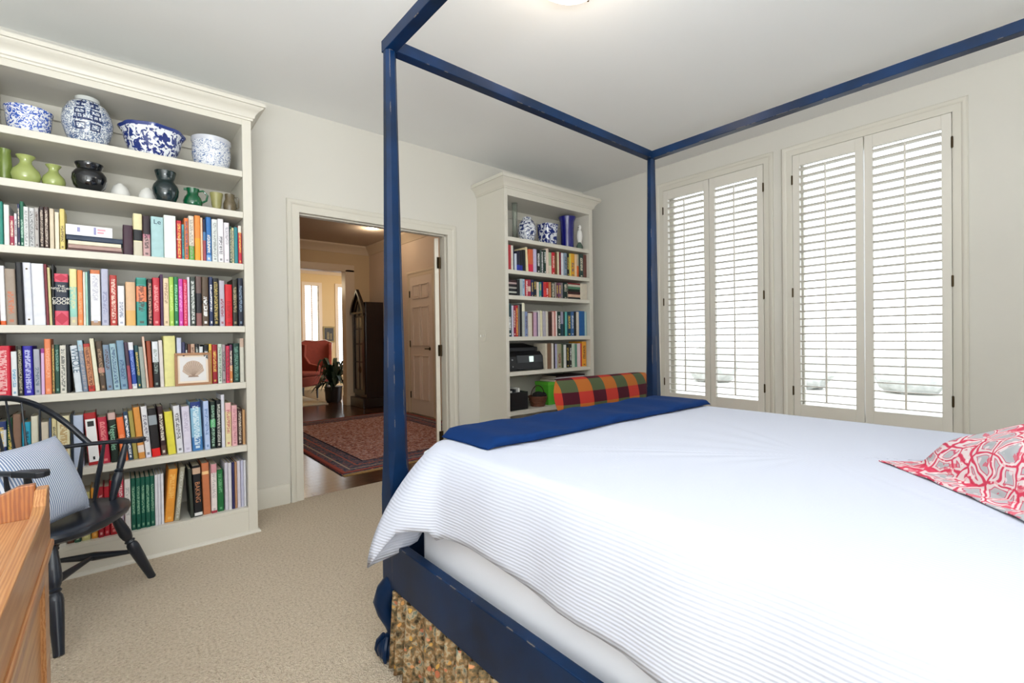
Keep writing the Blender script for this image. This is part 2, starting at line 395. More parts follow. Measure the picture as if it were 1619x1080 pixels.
casing('trim_hall_door', yd0, yd1, dz, XH, -1, HT, 'y')
casing('trim_hall_door_2', 4.72, 5.52, dz, XH, -1, HT, 'y')
d2 = struct(box('door_2', HD, (XH-.012, XH+.02, 4.72, 5.52, .01, dz)))
# bedroom door leaf, open and seen edge-on
leafdir = Vector((2.2, 3.62, 0)).normalized(); a0 = Vector((DX1-.016, YB+.125, 0)); nrm = Vector((leafdir.y, -leafdir.x, 0)); ang = math.radians(1.2)
ld = Vector((leafdir.x*math.cos(ang)-leafdir.y*math.sin(ang), leafdir.x*math.sin(ang)+leafdir.y*math.cos(ang), 0)); nn = Vector((ld.y, -ld.x, 0))
leaf = MB()
c = [a0, a0+ld*.60, a0+ld*.60-nn*.036, a0-nn*.036]
leaf.prism([(p.x, p.y) for p in c], .012, 2.022)
lf = struct(leaf.build('door_3', mat('door_leaf_paint', 'e9e2d2', .4, .01), bevel=.002, loc=tuple(a0)))
for hz in (.25, 1.02, 1.80):
    MB().tube([(a0.x+.004, a0.y-.012, hz-.05), (a0.x+.004, a0.y-.012, hz+.05)], .010, 8).box(a0.x-.024, a0.x+.014, a0.y-.016, a0.y-.010, hz-.05, hz+.05).build('hinge', BRONZE, lf, label='bronze butt hinge')
# recessed can light
can = thing('recessed_light', (2.875, 6.507, 2.74), 'round recessed downlight glowing in the hall ceiling', 'light')
MB().lathe([(.075, -.004), (.100, -.004), (.100, .0), (.075, .0)], (2.875, 6.507, 2.74), 24, cap=False).build('trim_ring', TRIM, can, smooth=True)
MB().lathe([(.0, -.003), (.075, -.003)], (2.875, 6.507, 2.74), 24, cap=False).build('bulb_lens', emit('can_glow', 'fff0d8', 9), can)
point('hall_can_light', (2.875, 6.507, 2.66), 5.5, (1, .84, .64), .06)
point('hall_fill_light', (2.3, 5.0, 2.60), 8, (1, .86, .70), .08)  # added fill that brightens the hall, not from a downlight in view
# living room
LWM = mat('living_wall_paint', 'dabd8c', .7, .01, 3)
YV = 11.0
lw = MB(); wins = [(3.26, 3.56, -.0), (4.00, 4.30, 0)]
LZ0, LZ1 = .45, 2.36
xs = [-.3, 3.26, 3.56, 4.0, 4.32, 6.5]
for a, b in ((0, 1), (2, 3), (4, 5)): lw.box(xs[a], xs[b], YV, YV+.1, 0, 2.74)
for a, b in ((1, 2), (3, 4)): lw.box(xs[a], xs[b], YV, YV+.1, 0, LZ0); lw.box(xs[a], xs[b], YV, YV+.1, LZ1, 2.74)
struct(lw.build('wall_living_far', LWM))
struct(box('wall_living_right', LWM, (6.4, 6.5, 8.07, 11, 0, 2.74)))
struct(box('ceiling_living', mat('living_ceiling', 'e6cfa0', .8, .01), (-.3, 6.5, 8.07, 11.1, 2.74, 2.8)))
struct(MB().sweep([(0, 2.62), (.02, 2.62), (.10, 2.70), (.10, 2.74), (0, 2.74)], [(-.3, YV), (6.4, YV)]).build('trim_living_crown', HT))
BL = mat('blind_white', 'f4f2ea', .5, .01)
for i, (x0, x1) in enumerate(((3.26, 3.56), (4.0, 4.32))):
    wo = MB()
    for (a, b, c_, d_) in ((x0-.07, x0, LZ0-.07, LZ1+.07), (x1, x1+.07, LZ0-.07, LZ1+.07), (x0, x1, LZ1, LZ1+.07), (x0, x1, LZ0-.07, LZ0)): wo.box(a, b, YV-.02, YV+.02, c_, d_)
    ww = struct(wo.build('window_%d' % (i+3), HT, loc=(x0, YV, LZ0)))
    MB().box((x0+x1)/2-.012, (x0+x1)/2+.012, YV+.0, YV+.03, LZ0, LZ1).build('mullion', HT, ww)
    MB().box(x0, x1, YV+.07, YV+.075, LZ0, LZ1).build('glass_pane', PANE, ww)
    s_ = MB(); 
    for k in range(38): z = LZ0+.02+k*.05; s_.box(x0+.002, x1-.002, YV+.03, YV+.06, z, z+.006)
    o = s_.build('blind_slats', BL, ww); o['kind'] = 'stuff'
point('living_room_lamp', (2.6, 9.6, 2.2), 15, (1, .84, .58), .15)  # this and the next: warm point lights with no fixture modelled
point('living_room_light_b', (4.6, 9.8, 2.2), 14, (1, .84, .58), .15)
# ------------------------------------------------------------------ built-in bookcases
YF = 3.09
def bookcase(label, x0, x1, i0, i1, shelves, ztop, zc0, zc1, crown_l, yf=YF):
    t = thing('bookcase', ((x0+x1)/2, YB, 0), label, 'bookcase')
    BCM = TRIM
    for a, b in ((x0, i0), (i1, x1)):
        MB().box(a, b, yf, YB-.001, 0, zc1-.004).build('side_panel', BCM, t, bevel=.002)
    MB().box(i0, i1, YB-.014, YB-.002, .1, ztop+.02).build('back_panel', BCM, t)
    MB().box(i0, i1, YB-.034, YB-.014, ztop-.075, ztop).build('back_rail', BCM, t, bevel=.002)
    MB().box(i0, i1, yf, YB-.002, ztop, ztop+.02).box(i0, i1, yf, yf+.02, ztop+.02, zc1-.004).build('top_board', BCM, t)
    for k, z in enumerate(shelves[:-1]): MB().box(i0+.0005, i1-.0005, yf+.002, YB-.015, z-.036, z).build('shelf', BCM, t, bevel=.003)
    z = shelves[-1]; MB().box(i0, i1, yf, YB-.015, z-.02, z).box(i0, i1, yf, yf+.02, 0, z-.02).build('base_board', BCM, t, bevel=.002)
    MB().sweep([(0, 0), (.014, 0), (.012, .009), (.007, .014), (0, .016)], [(x1, YB-.02), (x1, yf), (x0, yf), (x0, YB-.02)][::-1] if False else [(x0, YB-.02), (x0, yf), (x1, yf), (x1, YB-.02)]).build('shoe_mould', BCM, t, smooth=30)
    cp = [(0, zc0), (.008, zc0), (.010, zc0+.010), (.016, zc0+.014), (.020, zc0+.030), (.036, zc0+.052), (.055, zc0+.066), (.058, zc0+.072), (.066, zc0+.074), (.066, zc1), (0, zc1)]
    MB().sweep(cp, [(x0, YB-.002), (x0, yf), (x1, yf), (x1, YB-.002)]).build('crown_moulding', BCM, t, smooth=30)
    MB().box(x0, x1, yf, YB, zc1-.012, zc1-.002).build('dust_board', BCM, t)
    return t
SHL = [2.118, 1.880, 1.578, 1.215, .888, .520, .154]
SHR = [2.000, 1.716, 1.495, 1.135, .828, .482, .154]
bookcase('large cream built-in bookcase left of the doorway', -.47, .63, -.42, .582, SHL, 2.385, 2.418, 2.512, 1)
bookcase('smaller-looking cream built-in bookcase in the corner right of the doorway', 2.553, 3.705, 2.59, 3.655, SHR, 2.352, 2.41, 2.512, 1)

# ------------------------------------------------------------------ books
NAMES = {'red': 'c02030', 'crimson': 'd02850', 'maroon': '601828', 'orange': 'e8783a', 'coral': 'e88868', 'tan': 'c09a70', 'brown': '5a3a28', 'rust': '9a4022', 'yellow': 'e6d060',
         'gold': 'd8a030', 'cream': 'e8e0c8', 'white': 'eeeef0', 'grey': '9a9a98', 'dark grey': '484848', 'black': '141418', 'navy': '1c2850', 'blue': '2a5fae', 'light blue': 'a0c4d8',
         'grey-blue': '7f95a8', 'teal': '2c8080', 'mint': '8fd0b8', 'green': '2f8a50', 'dark green': '123c30', 'lime green': 'a8d040', 'olive': '7d7a48', 'purple': '5a3068', 'lavender': 'c4c0d8',
         'magenta': 'd03ca0', 'pink': 'e8b0b4', 'cobalt blue': '2226a0', 'cyan': '1fa0c4', 'beige': 'd8b890', 'chocolate': '38201a', 'khaki': 'b0ab80', 'salmon': 'd89080', 'plum': '4a2030'}
def cname(h):
    c = lin(h); best = None
    for k, v in NAMES.items():
        d_ = lin(v); a = [x**.45 for x in c[:3]]; b = [x**.45 for x in d_[:3]]
        q = sum((i-j)**2 for i, j in zip(a, b))
        if best is None or q < best[0]: best = (q, k)
    return best[1]
PAGES = mat('book_pages', 'd8cfb8', .9, .08, 60)
def book_mat(h, acc, style, bands=None):
    key = 'cover_%s_%s_%s_%s' % (h, acc, style, bands)
    if key in MATS: return MATS[key]
    t = NT('book_cover_'+cname(h).replace(' ', '_')); uvn = t.n('ShaderNodeUVMap'); uvn.uv_map = 'UVMap'
    sep = t.n('ShaderNodeSeparateXYZ'); t.l(uvn.outputs[0], sep.inputs[0]); u, v = sep.outputs[0], sep.outputs[1]
    co = t.coord(); base = lin(h); n = t.noise(co, 30, 3)
    c = t.mix(n, tuple(x*.82 for x in base[:3])+(1,), tuple(min(1, x*1.12) for x in base[:3])+(1,))
    if bands:
        for (a, b, hx) in bands:
            m = t.math('MULTIPLY', t.math('GREATER_THAN', v, a), t.math('LESS_THAN', v, b)); c = t.mix(m, c, lin(hx))
    if style != 'p':
        rnd = t.n('ShaderNodeObjectInfo').outputs['Random']
        comb = t.n('ShaderNodeCombineXYZ'); t.l(t.math('MULTIPLY', u, 2.8), comb.inputs[0]); t.l(t.math('MULTIPLY', v, 34), comb.inputs[1]); t.l(t.math('MULTIPLY', rnd, 50), comb.inputs[2])
        vo = t.n('ShaderNodeTexVoronoi'); vo.distance = 'CHEBYCHEV'; vo.inputs['Scale'].default_value = 1.3; t.l(comb.outputs[0], vo.inputs['Vector'])
        g = t.math('GREATER_THAN', vo.outputs['Distance'], .36)
        lo, hi = {'t': (.30, .84), 'T': (.12, .92), 's': (.45, .9), 'b': (.2, .6)}.get(style[0], (.3, .84))
        m = t.math('MULTIPLY', t.math('GREATER_THAN', u, .22), t.math('LESS_THAN', u, .78))
        m = t.math('MULTIPLY', m, t.math('MULTIPLY', t.math('GREATER_THAN', v, lo), t.math('LESS_THAN', v, hi)))
        m = t.math('MULTIPLY', m, g)
        # small publisher mark near the foot of the spine
        q = t.math('MULTIPLY', t.math('MULTIPLY', t.math('GREATER_THAN', v, .05), t.math('LESS_THAN', v, .10)), t.math('MULTIPLY', t.math('GREATER_THAN', u, .3), t.math('LESS_THAN', u, .7)))
        m = t.math('MAXIMUM', m, q)
        c = t.mix(t.math('MULTIPLY', m, .72), c, lin(acc))
    t.l(c, t.b.inputs['Base Color']); t.set(Roughness=.45, Specular_IOR_Level=.4)
    MATS[key] = t.m; return t.m
USED = {}
ORD = 'first second third fourth fifth sixth seventh eighth ninth tenth eleventh twelfth thirteenth fourteenth fifteenth sixteenth seventeenth eighteenth nineteenth twentieth'.split()
def ordn(k):
    if k < 20: return ORD[k]
    if k == 29: return 'thirtieth'
    if k == 39: return 'fortieth'
    return {2: 'twenty', 3: 'thirty', 4: 'forty'}[(k+1)//10]+'-'+ORD[(k+1) % 10-1]
brng = random.Random(11)
def make_book(x, w, zb, h, hexc, acc='', style='', bands=None, tilt=0, y=3.118, depth=.17, flat=False, wout=None):
    """upright book: spine faces -y. x = left edge of the foot on the shelf. tilt>0 leans left"""
    w = max(w*.975, .004); r = min(w*.22, .006); n = 3; ct = min(.0022, w*.2)
    if not acc:
        c = lin(hexc); l = .3*c[0]+.6*c[1]+.1*c[2]; acc = brng.choice(['f0e8d0', 'e8c860', 'ffffff']) if l < .22 else brng.choice(['20242c', '503028', '8a2030', '30507a'])
    style = style or brng.choice('tttTsbp')
    out = [(-w/2, depth)]
    for i in range(n+1): a = math.pi/2*i/n; out.append((-w/2+r-r*math.cos(a), r-r*math.sin(a)))
    for i in range(n+1): a = math.pi/2*i/n; out.append((w/2-r+r*math.sin(a), r-r*math.cos(a)))
    out.append((w/2, depth))
    inn = [(w/2-ct, depth), (w/2-ct, r+.002), (-w/2+ct, r+.002), (-w/2+ct, depth)]
    mb = MB(); mb.prism(out+inn, 0, h)
    def uvf(co, nrm):
        return ((co.x+w/2)/w, co.z/h) if nrm.y < -.2 and abs(nrm.z) < .5 else (-1, -1)
    o = mb.build('book', book_mat(hexc, acc, style, bands), None, smooth=50, uvfn=uvf)
    pg = MB().box(-w/2+ct*1.01, w/2-ct*1.01, r+.003, depth-.004, .003, h-.004).build('pages', PAGES, o)
    if tilt >= 0: o.location = (x+w/2*math.cos(tilt), y, zb+w/2*math.sin(tilt)+.0003)
    else: o.location = (x+w-w/2*math.cos(tilt), y, zb+w/2*math.sin(-tilt)+.0003)
    o.rotation_euler = (0, -tilt, 0)
    return o
ALLB = []
def row(spec, zb, ybp, place, group, x_shift=0, Y=3.118, zgap=0, x_max=None):
    """spec items: 'l r top hex [shift=..] [a=acc] [s=style] [b=v0:v1:hex,..] [n=label words]'"""
    items = [s.strip() for s in spec.strip().split('\n') if s.strip()]; N = len(items); res = []
    lastx = -.4185; lt = 0.; lh = 9.
    for k, it in enumerate(items):
        nm = None
        if '|' in it: it, nm = [q.strip() for q in it.split('|')]
        f = it.split(); l, r_, top, hx = float(f[0]), float(f[1]), float(f[2]), f[3]; opt = dict(q.split('=') for q in f[4:])
        yb = ybp(l)
        XA = at(l, yb, 1, Y)[0]; XB = at(r_, yb, 1, Y)[0]; XA = max(XA, lastx)
        if x_max: XB = min(XB, x_max)
        w_ = XB-XA
        if w_ < .003: continue
        zt = at((l+r_)/2, top, 1, Y)[2]; h = max(.1, zt-zb)
        sh = float(opt.get('shift', 0)); tt = sh/abs(yb-top); zc = min(h, lh)
        tt = min(tt, lt+max(0., XA-lastx)/zc)
        if tt < lt-1e-6 and XA-lastx < .0005: pass
        tilt = math.atan(tt)
        if abs(tilt) > .01: w_ *= .99*math.cos(tilt); h = (h-w_*abs(math.sin(tilt)))/math.cos(tilt)
        bands = None
        if 'b' in opt: bands = [tuple([float(q.split(':')[0]), float(q.split(':')[1]), q.split(':')[2]]) for q in opt['b'].split(',')]
        o = make_book(XA, w_, zb, h, hx, opt.get('a', ''), opt.get('s', ''), bands, tilt, Y+float(opt.get('y', brng.uniform(0, .012))), float(opt.get('d', brng.choice((.15, .165, .18)))))
        size = 'slim' if w_ < .022 else ('thick' if w_ > .045 else '')
        tall = ''
        cn = nm or (size+' '+cname(hx)+' book').strip()
        res.append((o, cn)); o['_w'] = w_; lastx = XB+(.0004 if abs(tilt) > .01 else 0); lt = tt; lh = h
    for k, (o, cn) in enumerate(res):
        k2 = len(res)-1-k
        pos = (ordn(k)+' from left') if k <= k2 else (ordn(k2)+' from right')
        lab = '%s, %s, %s' % (cn, pos, place)
        del o['_w']
        tag(o, lab, 'book', group)
        ALLB.append((o, cn, o.rotation_euler.y))
    return res
def lerp(x0, y0, x1, y1): return lambda x: y0+(y1-y0)*(x-x0)/(x1-x0)
R1 = '''
-6 5 318 2f8f80 a=e8f0e8
6 15 323 e9ebe4 s=p
15.5 22.5 341 a8304e
22.5 27 337 e4dfe4
28 32 322 2c3050
32 38 318 1f6b52 a=bfe0d0
38 46 327 e2e3e2 a=8a8c90 s=T
46 55 328 cfd0d0 a=55585c s=T
55 62 328 b9b4b0
63 70.5 327 2a1c1c a=cbb9a8 s=T
70.5 78 327 3b2622 a=d8c8b8 s=T
79 86 330 dccdb4 s=p
87 94 335 ece2cc s=p
95 103 330 dfcd7c'''
R1b = '''
195 211 356 3d1f30 s=p
211.5 226 338 e6dcae b=.36:.62:16181e,.0:.34:cfc6b2 s=p
226.5 238.5 341 c7a0a0 b=.55:1:2c1c24,.46:.55:c08090
239.5 260 343 a9cdd0 s=p
260 279.5 341 e9efe8 a=b9b0c8
280 288 349 c32838 b=.50:.53:e8b0b0
288.3 292 355 4f9aa0
292.3 299 345 e07a44
299.5 308.5 341 e6e0d0 b=0:.33:5fb050 a=a09a90
309 318 341 f09040 b=0:.5:f4a030
318.2 321.5 344 f4d0a8 s=p
321.8 326.5 347 a04a58 b=.7:1:1a2848,.5:.7:4a78a8
327 335.5 343 2f72b8 b=0:.15:78a8e0
336 345 347 dfe4e2 a=8a9090
345.5 355 346 f0eef2 a=50505a
355.5 364 352 efe8ee a=a0a0a8
364.2 367 358 1c4a3c
367.4 371 360 d8cf9a
371.5 377.5 359 2f8590
378 386 357 cc3048 b=.82:1:e8e4d8'''
row(R1, SHL[2], lerp(0, 388, 384.6, 417), 'top book row of big bookcase, left part', 'books on the large bookcase, top book row')
row(R1b, SHL[2], lerp(0, 388, 384.6, 417), 'top book row of big bookcase, right part', 'books on the large bookcase, top book row', x_max=.579)
R2 = '''
-10 0 420 8a2c28 shift=8
0.4 10 420 f0f0f2 shift=8 b=0:.07:e06020 s=p
10.4 28 425 a39384 shift=6 a=d07048 s=b
28.4 39 415 15161c shift=6 s=p
39.4 53 415 e6e8f2 shift=5 s=p | white binder with two metal rivets
53.3 73.8 417 e9ebf3 shift=5 s=p
74 78 418 7d2434 shift=5 s=p
78.5 83 423 d8cf98 shift=2 s=p
83.2 86.5 418 101114 s=p
87 109.5 433 1a2438 s=p b=0:.28:d8526a,.84:1:d8526a | thick black cookbook with red diamond bands
110.5 123 425 9ad4c4 b=.68:1:e8dfa0,0:.15:c8bfa8 a=e0d8a0
123.5 132 427 ee8a4c a=f0b080
132.5 136 430 ece4d8 s=p
136.3 139.8 430 a8d8c8 s=p
140 143.3 428 1c4450 s=p
143.8 160 427 eeeef0 b=.93:1:d07848,0:.08:b08a68 a=b8b8c8
161 173 425 b9bcd2 a=8a8cb0
174.5 186.3 435 b83a34 a=f0d8c8 s=T
187 198 452 f1f1f4 a=8088a8 s=b
199.5 215.5 446 e0b890 s=p b=0:.35:e0b068
216.5 233.5 439 3f9c94 b=.86:.97:2c8a78,.5:.82:ee8860
234.3 242 441 2e2020 a=d8a088 s=T
242.4 254.3 439 c93444 a=f0a0a0
254.7 259 434 4a2850 s=p
259.3 268.3 440 ecd4b0 a=a08068 s=s
268.6 276 438 a8cf58 a=d8e890
276.2 283 438 1f7a48 a=a0e0b0
283.3 290.5 441 d048b0 a=f0a0e0
290.8 297.5 442 d62c58 a=f090a8 s=T
297.8 301.5 438 eae6f0 b=.0:.9:dfd8ea s=p
301.8 310.5 438 3c4640 a=e0e4e0
311 320.3 437 1e1c24 b=.66:1:6a5450,0:.26:8a5a58 s=p
320.6 331.6 438 5d4c3c b=.46:.52:2a2018
332 337.4 438 2c3a60
337.8 347.5 440 16181c a=c8b060 s=T
347.8 356.3 444 bdb6c4
356.8 368.3 450 d21c28 a=b01018
368.6 377.2 442 2e2c22 a=a89a78
377.6 387 440 202638 a=8aa0b8'''
row(R2, SHL[3], lerp(0, 515.4, 387, 515.7), 'second book row of big bookcase', 'books on the large bookcase, second book row', x_max=.579)
R3 = '''
-14 17.5 547 d41c38 a=f4c8c8 s=T shift=1.5
18.2 28 556 e8ecee a=4898c0 s=b shift=1.5
28.6 37.5 547 2c2c26 a=b8b090 s=T shift=1.5
38.3 54.3 547 241ca0 a=c8ccf0 s=T shift=1
54.8 65.5 552 a9acb8 shift=1 a=506878 s=b
65.8 71.2 551 a03c90 b=0:.9:d8b0d8 s=p
71.6 82.3 536 ec8858 a=f0b090 shift=1
82.6 87 545 7a6248
87.3 95 545 17493c a=80b0a0
95.4 105.8 546 dad7cc a=34383a s=T
106.5 112 545 101216 shift=1 s=p
119 131.2 546 d5dce4 a=305870 shift=9 s=p | white book with large dark blue capitals
131.5 140.3 538 74849a shift=7 b=.8:1:a8c8d8 a=b0a8a8
140.6 151.2 543 c88860 shift=6 b=.0:.12:b83028,.93:1:b03028 a=602818 s=T
151.5 158.6 535 e6e2c8 shift=8 s=p
159 169 539 4e3e30 shift=5 b=.36:.46:c88a80 a=a88868
169.3 180 545 7d93aa shift=6
180.3 191 543 9cbcc8 shift=6
191.3 203.6 538 7fa0b8 shift=5
204 209.5 541 4a3448 shift=5 b=0:.5:a04858 s=p
209.8 218.2 541 2c4ca8 b=.83:1:e8e8ee,0:.1:e8e8e8 shift=5 a=90a8e0
218.5 224.6 546 1f4a50 shift=4
224.8 232 548 a0a8a0 shift=5 s=p
232.3 236 532 ecc8b4 shift=5 s=p
236.3 243.3 539 9c4424 shift=3 s=p
243.6 253.7 540 1c1e22 b=.55:1:e0e4ea a=90a098 shift=2
254 260.6 538 e4dcd8 s=p shift=2
261 280.3 531 e9e49a s=p shift=1
281 288.6 534 ccd2ea s=p
289 294 541 3a3c60
294.3 298 543 16181c
298.3 302.5 544 6a3a28
303 309.5 544 cca890
309.8 316 544 14181c a=c8d0c8 s=T
316.3 322.5 548 dfe6ea
322.8 331 545 12161a
331.4 336 544 e8c050
336.5 345 545 9c1c2c
345.5 352 544 cfdcd0 a=406048 s=T
352.2 358 545 a89ca0
358.5 364 547 d83c5c
364.2 369 545 5a3050 b=0:.45:d88a50
369.6 380 543 123830 a=70a090
380.3 387.5 535 d2d0c4 b=.8:1:c0a898 a=60645c s=p'''
row(R3, SHL[4], lerp(0, 626, 387, 604.3), 'third book row of big bookcase', 'books on the large bookcase, third book row', x_max=.579)
R4 = '''
-6 12 667 283c78 b=.55:.85:e0e4ec
12.3 21.5 661 1c4a34
21.8 35 655 8a6a58 s=p
35.5 50 668 2aa4c8
50.6 62 658 e0dcc8 s=p
62.5 78.5 668 d8ccb8 a=b05848 s=b
78.8 82.5 662 45587a
83 91 662 ddd0a0
91.5 112.5 658 e0d8b4 a=b08848 s=T
113 116 655 26303c s=p
116.5 133.5 657 b8c4dc a=d8e0ea s=p
140.5 160.5 652 a81c20 shift=9 s=p | red binder with long white spine label
161 176 659 b82840 shift=5 a=e89090
176.4 189 652 14241c shift=4 b=.86:1:c8a8a0 a=90c8a8 s=p | black cookbook with pale green word
192 203.7 659 ec7038 shift=7 a=f0a070
204 211.5 650 26405c shift=8
211.8 219.5 649 a99a50 shift=8
219.8 230.5 643 dc9444 shift=7 b=.12:.26:e8d8d0
231 240.8 642 e8e8ec shift=6 b=0:.06:e0e0f0 a=504860 s=t
241.3 255.3 645 181418 shift=6 b=0:.17:e01818,.66:.86:9098a0 a=a0a0a8
255.7 265 642 341c20 shift=5 b=0:.2:5a4038 a=f0e8d8 s=t
266.5 279.5 650 e4d848 shift=5 a=c8b830
280.5 291.5 641 dfdfe6 a=3a3c48 s=t shift=5
291.8 304.3 642 ddd8ea a=b8b0c8 shift=3
305.3 322.3 635 8fc0dc b=.88:1:24387c,.0:.28:3f78b4 a=e0f0f8 shift=3
324.8 333.6 634 b4c8ec a=6080b8 shift=2
333.9 342.4 635 1c2c28 b=.45:.62:60b878 a=a0c8b0
342.8 351 633 12161c a=c8c8c0 s=T
351.3 356.8 624 dcdce8 s=p shift=3
357.5 367 637 e8d8a8 b=.8:1:e8b8b8 a=c05868
367.5 376.3 641 e8b4b8 a=b87080
376.6 384.2 646 38221e a=d8c8b8 s=T
384.4 389.5 648 c09468 s=p'''
row(R4, SHL[5], lerp(190, 734.5, 388.4, 704), 'fourth book row of big bookcase', 'books on the large bookcase, fourth book row', x_max=.579)
R5 = '''
92.5 105.5 790 d8d4cc a=909090
106 117.5 785 6a4030 a=a07050
118 128.6 779 2c5844 b=.08:.12:c0d8b0 a=b8c8a0
129 144 779 c0bc80 a=e0dca0
145 155.6 772 e09838 a=f0c070
156 165 770 a01828 a=e8b0b0
165.3 174.4 770 b82030 a=e09090
174.8 186.5 760 b01c24 a=e89090
187 197 759 c03048 a=f0e8e8 s=T b=0:.5:a89ab0
197.8 208 758 e6e2de a=a8a8a8 s=t
208.5 216 757 0f5a48 a=8fb89a s=t | dark green hardback
216.2 223.5 756 0f5a48 a=8fb89a s=t | dark green hardback
223.7 231 755 0f5a48 a=8fb89a s=t | dark green hardback
231.2 238.6 754 0f5a48 a=8fb89a s=t | dark green hardback
238.8 245.8 753 0f5a48 a=8fb89a s=t | dark green hardback
246 250.5 751 e4e2e8 s=p
250.7 255.5 750 dddbe2 s=p
255.7 260 749 e6e4ea s=p
260.5 275.5 743 eb9c3a a=f4c068 shift=-7
276 284.5 740 a09c88 a=c8c8c0 s=T shift=-9
302 307.5 741 3a4038 s=p shift=3
308 321.5 736 12141a s=p shift=2.5 b=.84:.96:c8a890,.02:.08:e0e0e0 | thick black baking book with copper lettering
322.5 334.5 732 c87850 b=.78:.84:f0c890 shift=2 a=602820 s=p
335 344.5 734 ece0dc b=.82:1:d898a0,0:.05:a03040 a=b0a8a8 s=t
345.5 355.3 743 1c6a38 a=70b080 shift=2.5
357 362 732 d4d0dc s=p
362.3 367.6 732 dcd8de s=p
367.9 372 731 2c2c5c s=p
372.3 376 731 b88a68 s=p
376.4 381.8 729 d8d0dc s=p
382.2 386.5 728 c4c4dc s=p
386.8 391.2 728 e0e0e8 s=p'''
row(R5, SHL[6], lerp(260, 831, 391, 802.5), 'bottom row of big bookcase', 'books on the large bookcase, bottom row', x_max=.579)
# horizontal stacks ------------------------------------------------
def flat_book(x0, x1, z0, z1, hexc, label, group, Y=3.13, depth=.2, s='p', yaw=0, cat='book'):
    w_ = z1-z0-.0006
    o = make_book(0, w_/.975, 0, x1-x0, hexc, '', s, None, 0, Y, depth)
    o.rotation_euler = (0, math.radians(90), 0); o.location = (x0, Y, (z0+z1)/2+.0003)
    if yaw: o.rotation_euler = (0, math.radians(90), yaw)
    return tag(o, label, cat, group)
g_ = 'books lying flat in a pile on the large bookcase'
zz = lambda px, py: at(px, py, 1, 3.13)[2]
xa, xb = at(106, 390, 1, 3.13)[0], at(194, 395, 1, 3.13)[0]
z = SHL[2]
for (t_, hx, lab, xa_, xb_) in ((.014, '5a3c3c', 'thin dark brown book at the bottom of the flat pile on the top book row', 0, 0), (.020, 'b09088', 'pinkish brown book, second up in the flat pile on the top book row', .004, -.004),
                          (.020, 'e6dec8', 'cream book in the middle of the flat pile, directly under the navy one', .004, -.006), (.026, '26364e', 'navy book in the flat pile, directly under the white box', -.002, 0)):
    flat_book(xa+xa_, xb+xb_, z, z+t_, hx, lab, g_); z += t_
wb = thing('storage_box', ((xa+xb)/2, 3.13, z), 'white box with small printed marks on top of the flat pile of books', 'box')
xb2 = at(178, 372, 1, 3.13)[0]
MB().box(xa-.004, xb2, 3.132, 3.33, z+.0005, z+.052).build('carton', mat('carton_white', 'eeeef2', .6, .02), wb, bevel=.002)
LAV = mat('print_lavender', '9a9ac8', .6, .02); PNK = mat('print_pink', 'e8a8b4', .6, .02)
for (f0, f1, zz0, zz1, m_) in ((.22, .28, .018, .040, LAV), (.58, .63, .010, .046, LAV), (.66, .84, .032, .040, PNK), (.66, .80, .018, .026, PNK)):
    MB().box(xa+(xb2-xa)*f0, xa+(xb2-xa)*f1, 3.1312, 3.1325, z+zz0, z+zz1).build('printed_mark', m_, wb)
# ---- right bookcase rows
YR_ = 3.118
Q1 = '''
803 809 387 b03038 s=p
809.2 812.3 388 e0dcd0 s=p
812.5 814.5 392 1c2c50 s=p
814.7 817.5 401 ccd4e4 s=p
817.7 822.5 397 161a34 b=0:.3:2434a0 s=p
822.8 827.5 396 10141c b=0:.28:202c90 s=p
827.8 832 395 101216 s=p
833.5 836.6 391 ecdcb0 shift=4 s=p
837.2 844.8 394 d86840 b=0:.35:d82848 s=p
845 849.8 394 c4bcdc s=p
850 855 395 121418
855.2 857 395 50605c s=p
857.3 861 395 16181a
861.2 864.8 395 1e3c30
865 869.4 393 ead8c8 s=p
869.7 874 399 dcd8c0 b=.4:1:a8b898 s=p
874.3 879 399 d02838
879.2 882.6 399 6a4420
882.8 885 398 e0d8b8 s=p
885.2 888 399 7c2030
888.3 892 400 dfe2ea s=p
892.2 897 400 8496a8
897.2 901 401 1a1c1e
901.2 903.4 401 d8d060 s=p
903.6 909.8 401 e4a830
910 913 402 e8c8a0 s=p
913.2 917 402 c0b098 b=0:.5:d86830 s=p
917.4 923.6 402 2c4440
923.8 928.8 403 6a4038'''
lq = lambda a, b: lerp(803, a, 931, b)
RG = 'books on the corner bookcase'
row(Q1, SHR[1], lq(425.5, 440), 'first book row of corner bookcase', RG+', first book row', x_max=3.652)
Q2 = '''
818.5 822.8 442 16181c s=p
823 827 441 aab8bc s=p
827.2 831.6 441 a8c4dc
832 836 442 c03838
836.2 841 442 a83048 b=.3:.6:e0c0b0 s=p
841.3 844.5 442 1a2654
844.7 849.4 443 102030
849.8 853.6 446 e2d2c4 s=p
854 858.2 446 2f8a8c
858.6 860.2 445 2c1c58 s=p
860.4 864.6 446 e23c38
864.8 869 446 cc2020
869.2 872.3 446 c87850 s=p
872.5 878.8 446 18281e
879 881 446 a89c98 s=p
881.2 884.4 447 5a2c40
884.6 888.2 447 7a4c68
888.4 891.6 447 8a8080
891.9 898.2 447 102c28
919 929 449 d8cebc s=p'''
row(Q2, SHR[2], lq(468, 475), 'second book row of corner bookcase', RG+', second book row', x_max=3.652)
